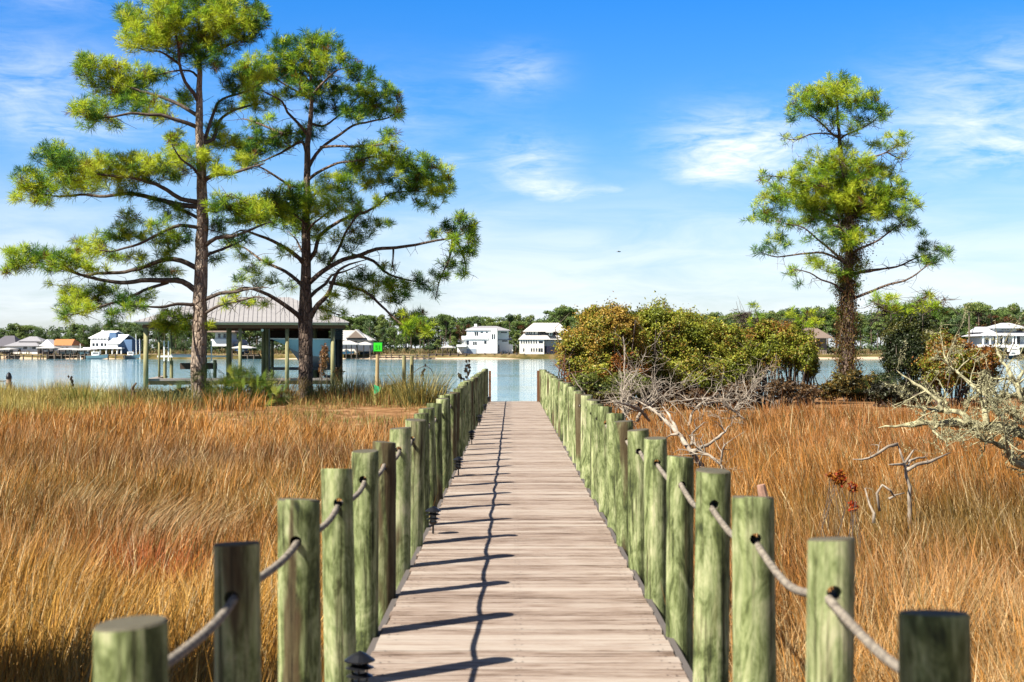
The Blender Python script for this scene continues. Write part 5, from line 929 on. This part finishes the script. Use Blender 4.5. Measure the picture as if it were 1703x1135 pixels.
# blue two-gabled house
h = house(178, 'blue and white two-storey house with two white roofs among the left docks')
fpart(h, 'wall', WHITE, (149, 178, 561, 578, 441, 452), (178, 196, 568, 578, 439.5, 452)); fpart(h, 'side_wall', BLUEW, (196, 218, 565, 588, 441, 452), (178.2, 190, 556, 568, 442, 451))
mb = MB(); V = [[fx(146), 440.7, fz(562)], [fx(176), 440.7, fz(562)], [fx(187.5), 447, fz(550)], [fx(160), 447, fz(550)], [fx(195), 453.5, fz(560)], [fx(160), 453.5, fz(562)]]; V += [[a, b, c-.2] for a, b, c in V]
mb.add(V, None, [[0, 1, 2, 3], [3, 2, 4, 5], [6, 9, 8, 7], [9, 11, 10, 8], [0, 6, 7, 1], [1, 7, 8, 2], [2, 8, 10, 4]])
V = [[fx(178), 439.2, fz(571)], [fx(201), 439.2, fz(571)], [fx(209), 444, fz(556.5)], [fx(191), 444, fz(556.5)], [fx(214), 450, fz(566)], [fx(196), 450, fz(568)]]; V += [[a, b, c-.2] for a, b, c in V]
mb.add(V, None, [[0, 1, 2, 3], [3, 2, 4, 5], [6, 9, 8, 7], [9, 11, 10, 8], [0, 6, 7, 1], [1, 7, 8, 2], [2, 8, 10, 4]])
r = mb.build('roof', WHITE2, h); fpart(r, 'chimney', WHITE2, (159.5, 163, 549, 556, 446, 447)); fpart(h, 'gable', BLUEW, (177, 188, 553, 562, 443, 451))
windows(h, 441, [(x, x+3.2, 562.3, 565) for x in (152, 156, 161, 166, 171)]+[(x, x+4, 571, 576) for x in (152, 158, 166, 172)]); fpart(h, 'deck', WHITE2, (142, 206, 578, 580.5, 437.5, 441))
for px in (143, 150, 160, 170, 180, 190, 198, 205): MB().tube([[fx(px), 438, fz(593)], [fx(px), 438, fz(579)]], .22, 6).build('stilt', WHITE2, h)
# orange-roofed house
h = house(90, 'white house with orange tile roof among the left docks')
fpart(h, 'wall', WHITE, (66, 116, 574, 589, 442, 452)); mb = MB(); hip(mb, fx(80), fx(118), fz(574.5), fz(564), fx(80), fx(112), 440.8, 454); mb.build('roof', ORANGE, h); MB().prism([(fx(64), fz(576)), (fx(90), fz(576)), (fx(78), fz(564.5))], 440.2, 446).build('gable', WHITE2, h); windows(h, 442, [(70, 76, 578, 583), (96, 102, 578, 583), (106, 111, 577, 583)])
# grey hip houses far left
h = house(38, 'white house with grey hip roof at the far left docks')
fpart(h, 'wall', WHITE, (9, 62, 575, 590, 441, 454), (40, 60, 566, 571, 446, 450)); mb = MB(); fhip(mb, 6, 64, 575.5, 565, 26, 44, 440, 455); fhip(mb, 22, 62, 567.5, 559.5, 34, 46, 444, 453); mb.build('roof', GREYR, h); windows(h, 441, [(14, 20, 580, 586), (37, 43, 577, 581), (52, 58, 577, 581), (28, 33, 580, 585)])
h = house(2, 'dark-roofed house cut by the left edge of the photo')
fpart(h, 'wall', CREAM, (-20, 12, 576, 590, 445, 456)); mb = MB(); fhip(mb, -26, 20, 576, 558, -12, 4, 443.5, 458); mb.build('roof', flat('dark_shingle_roof', '6e6a70', .85), h)
# pale house and blue house seen under the boathouse roof
h = house(360, 'white stilt house seen through the boathouse between pine and posts')
fpart(h, 'wall', WHITE, (345, 380, 564, 576, 445, 455)); mb = MB(); fhip(mb, 340, 388, 552, 540, 352, 376, 443, 457); mb.build('roof', BROWNR, h); fpart(h, 'upper_wall', CREAM, (350, 378, 552, 563.8, 447, 455)); windows(h, 447, [(355, 359, 555, 562), (364, 368, 555, 562)])
h = house(392, 'small blue gabled house seen between the boathouse posts')
fpart(h, 'wall', BLUEW, (384, 398, 571, 584, 446, 454)); MB().prism([(fx(382), fz(572)), (fx(400), fz(572)), (fx(393), fz(564.5))], 445, 455).build('roof', GREYR, h); windows(h, 446, [(388, 391, 574, 578)])
h = house(1365, 'brown-roofed house just left of the vine-wrapped pine')
fpart(h, 'wall', TANW, (1348, 1382, 562, 590, 446, 458)); mb = MB(); fhip(mb, 1336, 1392, 562, 544.5, 1352, 1372, 444, 460); mb.build('roof', BROWNR, h); windows(h, 446, [(1352, 1358, 566, 572), (1368, 1374, 566, 572)])
h = house(1062, 'white house glimpsed through the gap between the two largest thickets')
fpart(h, 'wall', WHITE, (1045, 1085, 550, 588, 444, 454)); mb = MB(); fhip(mb, 1040, 1090, 550.5, 541, 1055, 1072, 442.5, 456); mb.build('roof', METR, h); windows(h, 444, [(1054, 1057, 556, 561), (1064, 1067, 556, 561)])
# white pillared house on the right
h = house(1675, 'white pillared house with raised porch and stairs at the right edge')
fpart(h, 'wall', WHITE, (1640, 1712, 560, 574, 443, 456), (1662, 1700, 545, 556, 445, 453)); mb = MB(); fhip(mb, 1629, 1722, 558.5, 547, 1660, 1705, 439, 458); fhip(mb, 1658, 1716, 545.5, 536.5, 1682, 1696, 442, 456); fhip(mb, 1636, 1666, 552, 543, 1640, 1660, 444, 456); mb.build('roof', flat('light_grey_roof', 'd3d3d6', .7), h)
fpart(h, 'porch', WHITE2, (1630, 1718, 573.5, 578, 438.5, 443), (1672, 1690, 578, 585, 437, 438.4))
for px in (1633, 1645, 1655, 1667, 1683, 1688, 1703): fpart(h, 'column', WHITE2, (px, px+1.8, 558.6, 573.5, 439.4, 439.8))
windows(h, 443, [(1644, 1648, 562, 571), (1658, 1665, 560, 572), (1669, 1676, 560, 572), (1679, 1682, 560, 572), (1692, 1702, 560, 572)]); windows(h, 445, [(x, x+2.6, 547, 548.2) for x in (1675, 1680, 1685, 1690)])
mb = MB()
for i in range(9): fb(mb, 1674, 1687, 578+i*1.5, 579.4+i*1.5, 438-.5*i, 438.45-.5*i)
mb.build('stair', WHITE2, h)
for px in (1640, 1655, 1668, 1695, 1710): fpart(h, 'stilt', WHITE2, (px, px+1.5, 578, 590, 440, 440.4))
# boat shelters on posts
def shelter(px0, px1, yt, ye, label, boat=None, D=432, yb=596):
    t = thing('boat_shelter', (fx((px0+px1)/2), D, WZ), label, 'boat shelter')
    mb = MB(); hip(mb, fx(px0), fx(px1), fz(ye), fz(yt), fx(px0+(px1-px0)*.4), fx(px0+(px1-px0)*.6), D-1, D+7, .25); mb.build('roof', METR, t)
    n = max(2, int((px1-px0)/9))
    for i in range(n+1):
        x = fx(px0+2+(px1-px0-4)*i/n); MB().tube([[x, D-.3, -1.6], [x, D-.3, fz(ye)-.2]], .16, 6).build('post', PILEF, t)
    if boat:
        bx = fx((px0+px1)/2); bw_ = (fx(px1)-fx(px0))*.28; o = thing('small_boat', (bx, D+2, fz(588)), boat[1], 'boat')
        V = []; 
        for k in range(7):
            u = k/6; wd = .9*(1-(2*u-1)**2*.5 if u > .5 else 1)*(1.0 if u < .8 else .5); V += [[bx-bw_+2*bw_*u, D+2-wd, fz(585.5)+.2*u], [bx-bw_+2*bw_*u, D+2, fz(589.5)+.25*u*u], [bx-bw_+2*bw_*u, D+2+wd, fz(585.5)+.2*u]]
        MB().add(V, [[0, 1, 2], [18, 20, 19]], [[k*3+a, k*3+3+a, k*3+4+a, k*3+1+a] for k in range(6) for a in (0, 1)]+[[k*3, k*3+2, k*3+5, k*3+3] for k in range(6)]).build('hull', boat[0], o)
        MB().box(bx-bw_*.3, bx+bw_*.2, D+1.5, D+2.5, fz(585.5), fz(582)).build('cabin', WHITE2, o)
BB = flat('boat_light_blue', '7ab4d8', .4); BD = flat('boat_dark_hull', '2c3a4c', .4); BW = flat('boat_white_hull', 'eef0f0', .4)
shelter(562, 600, 567, 572.5, 'white hip-roofed boat shelter below the tan-gabled house', (BB, 'light blue boat under the white hip-roofed shelter'))
shelter(596, 621, 569, 573, 'smaller white-roofed boat shelter touching the channel marker', (BD, 'dark boat under the smaller shelter by the channel marker'), D=434)
shelter(734, 754, 575, 577.5, 'small low white-roofed shelter left of the white villa', D=440, yb=590)
shelter(76, 106, 576, 578.5, 'white flat boat shelter in front of the orange-roofed house', (BD, 'dark-hulled boat in front of the orange-roofed house'))
shelter(98, 142, 579, 581, 'long low white boat shelter left of the blue house', (BW, 'white boat under the long low shelter'), D=434)
shelter(138, 168, 579.5, 581.5, 'white boat shelter below the blue house deck', (BW, 'white boat below the blue house deck'), D=430)
shelter(393, 428, 575, 578.5, 'white-roofed boat shelter seen under the boathouse roof', (BD, 'dark boat seen under the boathouse roof'))
shelter(12, 34, 579, 581, 'leftmost low boat shelter at the grey hip-roofed house', (BD, 'dark boat at the leftmost shelter'))
def motorboat(px, D, w_, mat, label):
    o = thing('motor_boat', (fx(px), D, WZ+.1), label, 'boat'); V = []; bw_ = w_/2
    for k in range(9):
        u = k/8; wd = 1.0*(1-max(0, u-.5)**2*3.6); V += [[fx(px)-bw_+2*bw_*u, D-wd, WZ+1.0+.5*u*u], [fx(px)-bw_+2*bw_*u-.2*(u > .9), D, WZ-.1+.5*u**4], [fx(px)-bw_+2*bw_*u, D+wd, WZ+1.0+.5*u*u]]
    MB().add(V, [[0, 1, 2], [24, 26, 25]], [[k*3+a, k*3+3+a, k*3+4+a, k*3+1+a] for k in range(8) for a in (0, 1)]+[[k*3, k*3+2, k*3+5, k*3+3] for k in range(8)]).build('hull', mat, o)
    MB().box(fx(px)-bw_*.5, fx(px)+bw_*.2, D-.6, D+.6, WZ+1.1, WZ+2.2).build('cabin', WHITE2, o); MB().box(fx(px)-bw_*.4, fx(px)+bw_*.15, D-.62, D-.6, WZ+1.6, WZ+2.0).build('windscreen', GLASS, o)
motorboat(184, 426, 6.5, BW, 'white motor boat with blue trim moored at the blue house'); motorboat(234, 430, 5, BW, 'small white boat moored left of the boathouse'); motorboat(1668, 431, 4, BD, 'small dark boat below the pillared house stairs')
for px, yt, lab in ((237, 556, 'tall bare sailing mast left of the boathouse'), (146, 572, 'short white mast at the blue house dock'), (243, 564, 'shorter sailing mast next to the boathouse corner')):
    tag(MB().tube([[fx(px), 433, -1.2], [fx(px-1), 433, fz(yt)]], [.14, .08], 6).build('mast', WHITE2, origin=(fx(px), 433, -1.2)), lab, 'mast')
# seawall and piers
def pier(x0, x1, Y0, Y1, label, zt=.35, step=2.6, wall=None):
    t = thing('seawall' if wall else 'pier', (fx((x0+x1)/2), Y0, WZ), label, 'seawall' if wall else 'pier')
    MB().box(fx(x0), fx(x1), Y0, Y1, zt-.22, zt).build('cap', flat('pier_cap', '8d7a68', .85), t)
    if wall: MB().box(fx(x0), fx(x1), Y0+.35, Y0+.5, -2, zt-.24).build('panel', BULK, t)
    x = fx(x0)+.4; first = None; rg = np.random.default_rng(abs(int(x0))+5)
    while x < fx(x1):
        tp = zt+rg.choice([.05, .05, .6, .9])
        if first is None:
            first = MB().tube([[x, Y0-.12, -1.8], [x, Y0-.12, zt+.05]], .2, 7).build('piling', PILEF, t); bx_ = x
        else:
            c = first.copy(); COL.objects.link(c); c.parent = t; c.location = (x-bx_, 0, float(tp-zt)*.5)
        x += step*rg.uniform(.8, 1.25)
pier(618, 722, 433, 434.2, 'long timber pier with many pilings right of the channel marker', step=1.9); pier(712, 778, 435.5, 436.5, 'orange-brown timber seawall left of the white villa', zt=.75, wall=True, step=2.2); pier(778, 872, 436, 437, 'low timber seawall in front of the white villa', zt=.75, wall=True, step=2.6)
pier(-20, 118, 429, 431, 'long pier in front of the left houses', step=2.2); pier(112, 235, 427, 429, 'pier in front of the blue house', step=2.3); pier(395, 440, 430, 431.5, 'short pier seen through the boathouse', step=2); pier(1656, 1720, 433, 434, 'low pier at the pillared house', step=2.4)
V = []; 
xx = np.linspace(-330, 330, 200); a_ = 433.4+1.2*np.sin(xx*.05)+.5*np.sin(xx*.21)
V = np.concatenate([np.stack([xx, a_, np.full(200, -.93)], 1), np.stack([xx, a_+5, np.full(200, .35)], 1), np.stack([xx, a_+9, np.full(200, .72)], 1)]); i = np.arange(199)
tag(MB().add(V, None, np.concatenate([np.stack([i, i+1, i+201, i+200], 1), np.stack([i+200, i+201, i+401, i+400], 1)])).build('beach', flat('pale_beach_sand', 'd8bc9c', .95, .12, noise=.4)), kind='structure')
# reeds and undergrowth on the far bank
RNG = np.random.default_rng(900)
n = 26000; x = RNG.uniform(-185, 185, n); y = RNG.uniform(439, 462, n); px = CX+x*F/y; k = vnoise(x, y, 5, 50) > .3; x, y = x[k], y[k]; n = len(x)
c = np.array([lin(q) for q in ('8a6a40', 'a8845a', '6a6a34', '7c7c40', '5a5c30')])[RNG.integers(0, 5, n)]*RNG.uniform(.7, 1.2, (n, 1))
V, T, Q, C = blades(n, x, y, gz(x, y)-.1, RNG.uniform(.5, 1.6, n), RNG.exponential(.4, n), RNG.random(n)*6.28, RNG.uniform(.12, .25, n), c)
tag(MB().add(V, T, Q, C).build('far_reeds', GRASS), 'brown reeds and scrub along the far shore', 'reeds', kind='stuff')
def leafcloud(mb, rg, c, r, n, size, pal, vary=1):
    u = rg.normal(size=(n, 3)); u /= np.linalg.norm(u, axis=1)[:, None]; u[:, 2] = np.where(u[:, 2] < -.3, u[:, 2]*.5, u[:, 2]); p = np.array(c)+u*(rg.random((n, 1))**.35)*np.array(r)
    nn = u+rg.normal(size=(n, 3))*.7; nn /= np.linalg.norm(nn, axis=1)[:, None]; t = np.cross(nn, rg.normal(size=(n, 3))); t /= np.linalg.norm(t, axis=1)[:, None]; w_ = np.cross(nn, t); s = size*rg.uniform(.5, 1.3, (n, 1))
    V = np.stack([p-t*s, p+w_*s*.8, p+t*s, p-w_*s*.8], 1).reshape(-1, 3); mb.add(V, None, np.arange(n*4).reshape(-1, 4), np.repeat(pal[rg.integers(0, len(pal), n)]*rg.uniform(.7, 1.25, (n, 1)), 4, 0))
def fartree(kind, seed, pal):
    """prototype 15 m tall"""
    rg = np.random.default_rng(seed); mb = MB(); st = MB(); pal = np.array([lin(h) for h in pal])
    root = thing('far_tree', (0, 0, 0), 'x', 'tree')
    lean = rg.normal(0, .5, 2); H = 15
    top = np.array([lean[0], lean[1], H*.9]); st.tube([[0, 0, -1], [lean[0]*.4, lean[1]*.4, H*.45], top], [.26, .2, .09], 6, c=lin('9a8672')*.9)
    if kind == 'umbrella': lobes = [(rg.normal(0, 2.0), rg.normal(0, 2.0), H-1.2-abs(rg.normal(0, 1.5)), rg.uniform(1.1, 1.9), rg.uniform(.6, 1.0)) for _ in range(14)]
    elif kind == 'tall': lobes = [(rg.normal(0, 1.6)*(1-t*.4), rg.normal(0, 1.6), H*(.52+.46*t), rg.uniform(1.1, 1.9), rg.uniform(.8, 1.2)) for t in np.linspace(0, 1, 18)]
    elif kind == 'round': lobes = [(rg.normal(0, 2.4), rg.normal(0, 2.2), H*rg.uniform(.25, .88), rg.uniform(1.6, 2.5), rg.uniform(1.3, 2)) for _ in range(15)]
    else: lobes = [(rg.normal(0, 2.2), rg.normal(0, 2), H*rg.uniform(.4, .9), rg.uniform(1.3, 2.1), rg.uniform(1, 1.5)) for _ in range(12)]
    for (x, y, z_, rx, rz_) in lobes:
        x += lean[0]*z_/H; leafcloud(mb, rg, (x, y, z_), (rx, rx, rz_), 190 if kind != 'red' else 150, .23 if kind != 'red' else .18, pal)
        st.tube([[lean[0]*z_/H*.9, lean[1]*z_/H*.9, z_*.82], [x, y, z_]], [.09, .04], 4, c=lin('7a6858'), caps=False)
    st.build('trunk', LEAF, root); mb.build('crown', LEAF, root); return root
PA = ('6e8a44', '809a4c', '94aa58', '5c7640'); PB = ('7e964a', '98a856', 'a8b45e', '6a8248'); PC = ('56704a', '66804e', '788e54')
protos = [('umbrella', fartree('umbrella', 1, PA), 'flat-topped umbrella pine in the wood across the water', 'umbrella pines across the water'), ('umbrella', fartree('umbrella', 2, PB), None, None),
          ('tall', fartree('tall', 3, PA), 'tall bright green pine in the wood across the water', 'tall pines across the water'), ('tall', fartree('tall', 4, PB), None, None), ('tall', fartree('tall', 5, PC), None, None),
          ('round', fartree('round', 6, PC), 'round dark green oak in the wood across the water', 'round oaks across the water'), ('round', fartree('round', 7, PA), None, None), ('red', fartree('red', 8, ('6a3c24', '84502e', '5a4426')), 'x', None)]
GL = {'umbrella': protos[0][2:4], 'tall': protos[2][2:4], 'round': protos[5][2:4]}
SIL = [(-60, 536), (0, 541), (30, 538), (60, 536), (100, 545), (140, 534), (190, 533), (240, 534), (400, 528), (560, 522), (585, 526), (610, 521), (640, 529), (680, 524), (715, 528), (738, 520), (760, 530), (790, 525), (812, 530), (840, 522), (865, 521), (895, 532), (932, 511), (955, 518), (1000, 520), (1050, 520), (1100, 520), (1180, 522), (1220, 519), (1270, 517), (1310, 514), (1350, 511), (1390, 514), (1450, 517), (1500, 512), (1560, 509), (1590, 512), (1625, 502), (1650, 510), (1675, 512), (1695, 506), (1760, 510)]
rg = np.random.default_rng(61); used = set(); cnt = 0
def place(pi, px, D, yt, label=None, group=None, wide=1):
    global cnt
    kind, root, _, _ = protos[pi]; zt = fz(yt, D); zb = float(gz((px-CX)*D/F, D)); sc = (zt-zb)/15.0
    s3 = (sc*rg.uniform(.85, 1.1)*wide, sc*rg.uniform(.85, 1.1)*wide, sc); loc = ((px-CX)*D/F, D, zb); rz = rg.random()*6.28
    lb = label or GL[kind][0]; gp = group or (None if label else GL[kind][1])
    if pi in used: o = dup(root, loc, lb, rz, s3)
    else: used.add(pi); o = root; o.location = loc; o.rotation_euler = (0, 0, rz); o.scale = s3; o['label'] = lb
    if gp: o['group'] = gp
    elif 'group' in o: del o['group']
    cnt += 1
sx_ = np.array(SIL, float)
for row, (D, drop, step) in enumerate(((505, 0, 13.5), (486, 5, 17), (466, 13, 24))):
    px = -40.0+row*5
    while px < 1745:
        yt = np.interp(px, sx_[:, 0], sx_[:, 1])+drop*rg.uniform(.6, 1.5)+rg.uniform(-1.2, 5)
        gap = row == 2 and (any(a < px < b for a, b in ((140, 215), (752, 858), (858, 948), (560, 616), (1630, 1712), (1340, 1392), (1, 64), (64, 118))) or rg.random() < .25)
        left = px < 560
        if not gap: place(int(rg.choice([0, 1, 2, 3, 4, 5, 6], p=([.08, .1, .12, .1, .1, .3, .2] if left else [.14, .14, .2, .2, .1, .1, .12]))), px, D+rg.uniform(-6, 6), yt)
        px += step*rg.uniform(.7, 1.3)
place(7, 880, 470, 534, 'reddish-brown autumn tree behind the gap between the white villa and the cream house', wide=1.3); place(7, 1652, 462, 511, 'large rust-red tree behind the pillared house', wide=1.5); place(7, 768, 480, 534, 'small reddish tree above the left end of the white villa', wide=.8)
place(7, 1690, 470, 518, 'reddish tree at the right edge behind the pillared house', wide=1.2); place(7, 615, 470, 562, 'small reddish tree between the tan-gabled house and the channel marker', wide=.7)
place(0, 934, 468, 509, 'biggest umbrella pine, rising above the right end of the cream house roof', wide=1.25); place(0, 741, 462, 520, 'slender umbrella pine standing alone left of the white villa', wide=.8); place(1, 1627, 458, 500, 'umbrella pine topping the skyline left of the rust-red tree', wide=1)
place(3, 835, 462, 548, 'bright green tree between the white villa and cream house', wide=1.1); place(3, 858, 458, 555, 'small green tree at the left corner of the cream house', wide=1.2); place(5, 950, 455, 540, 'bushy green tree at the right end of the cream house', wide=1.2); place(3, 727, 452, 566, 'small round green tree on the shore left of the white villa', wide=1.6); place(3, 755, 452, 560, 'small green tree beside the white villa wall', wide=1.2)
print('far trees', cnt)
# dense wood seen behind as a mass
mb = MB(); pal = np.array([lin(h) for h in ('4c603c', '586e44', '667e4a', '46583e')]); 
for i in range(620):
    px = rg.uniform(-60, 1760); D = rg.uniform(505, 540); yt = np.interp(px, sx_[:, 0], sx_[:, 1])+rg.uniform(3.5, 44); leafcloud(mb, rg, ((px-CX)*D/F, D, fz(yt, D)-1), (4.2, 3.5, 2.2), 190, .36, pal)
for i in range(260):
    px = rg.uniform(-60, 1760); D = rg.uniform(455, 500); x_ = (px-CX)*D/F; leafcloud(mb, rg, (x_, D, float(gz(x_, D))+rg.uniform(.6, 2.4)), (2.8, 2.2, 1.6), 80, .35, pal)
tag(mb.build('far_woods', LEAF), 'dense dark wood and undergrowth behind the far shore houses', 'wood', kind='stuff')
# cabbage palm near the pillared house
cp_ = thing('cabbage_palm', (fx(1629), 450, .7), 'slim cabbage palm with a round head left of the pillared house', 'palm'); MB().tube([[fx(1629), 450, .5], [fx(1629), 450, fz(520, 450)]], .28, 7, c=lin('9a8a74')).build('trunk', LEAF, cp_); mb = MB(); leafcloud(mb, rg, (fx(1629), 450, fz(516, 450)), (1.7, 1.7, 1.6), 260, .45, np.array([lin('5c7034'), lin('8a9048')])); mb.build('crown', LEAF, cp_)
# ---------------------------------------------------------------- unseen live oak added left of the viewpoint, lobes aimed to shade posts and grass
def oak():
    rg = np.random.default_rng(71); root = thing('shade_caster_oak', (-5.2, .2, -.75), 'unseen live oak added beside the boardwalk to shade the near posts and grass', 'tree'); mb = MB(); st = MB()
    st.tube([[-5.2, .2, -.9], [-5.1, .3, 1.2], [-4.9, .5, 3]], [.3, .24, .18], 10)
    S = np.array([-.75, -.55, 1.0])
    def lobe(tgt, t, r, n, size=.06):
        c = np.array(tgt)+S*t; leafcloud(mb, rg, c, r, n, size, np.array([lin('3c4a24'), lin('54642c')])); st.tube([[-4.9, .5, 2.6], (c+[-4.9, .5, 2.8])/2+[0, 0, .2], c], [.07, .05, .02], 5)
    for tg, t, r, n in SHADE_LOBES: lobe(tg, t, r, n)
    mb.build('crown', LEAF, root); st.build('trunk', BARK2, root)
SHADE_LOBES = [((-4.5, 3.3, 0), 6, (2.4, 2.4, 1.6), 9000), ((-.25, -2.6, 0), 5, (2.2, 2.0, 1.2), 7000), ((-.83, 4.33, .62), 2.3, (.19, .17, .45), 2200), ((.945, 3.09, .75), 3.2, (.17, .17, .36), 1700), ((-4.4, 8.8, -.3), 3.2, (1.3, 1.4, .7), 8500), ((-2.8, 8.7, -.3), 3.4, (.9, 1.35, .6), 7500), ((-1.75, 8.7, -.3), 3.9, (.45, 1.2, .35), 4000)]  # added leaf masses on sun rays to their targets, the big ones blocking skylight
oak()
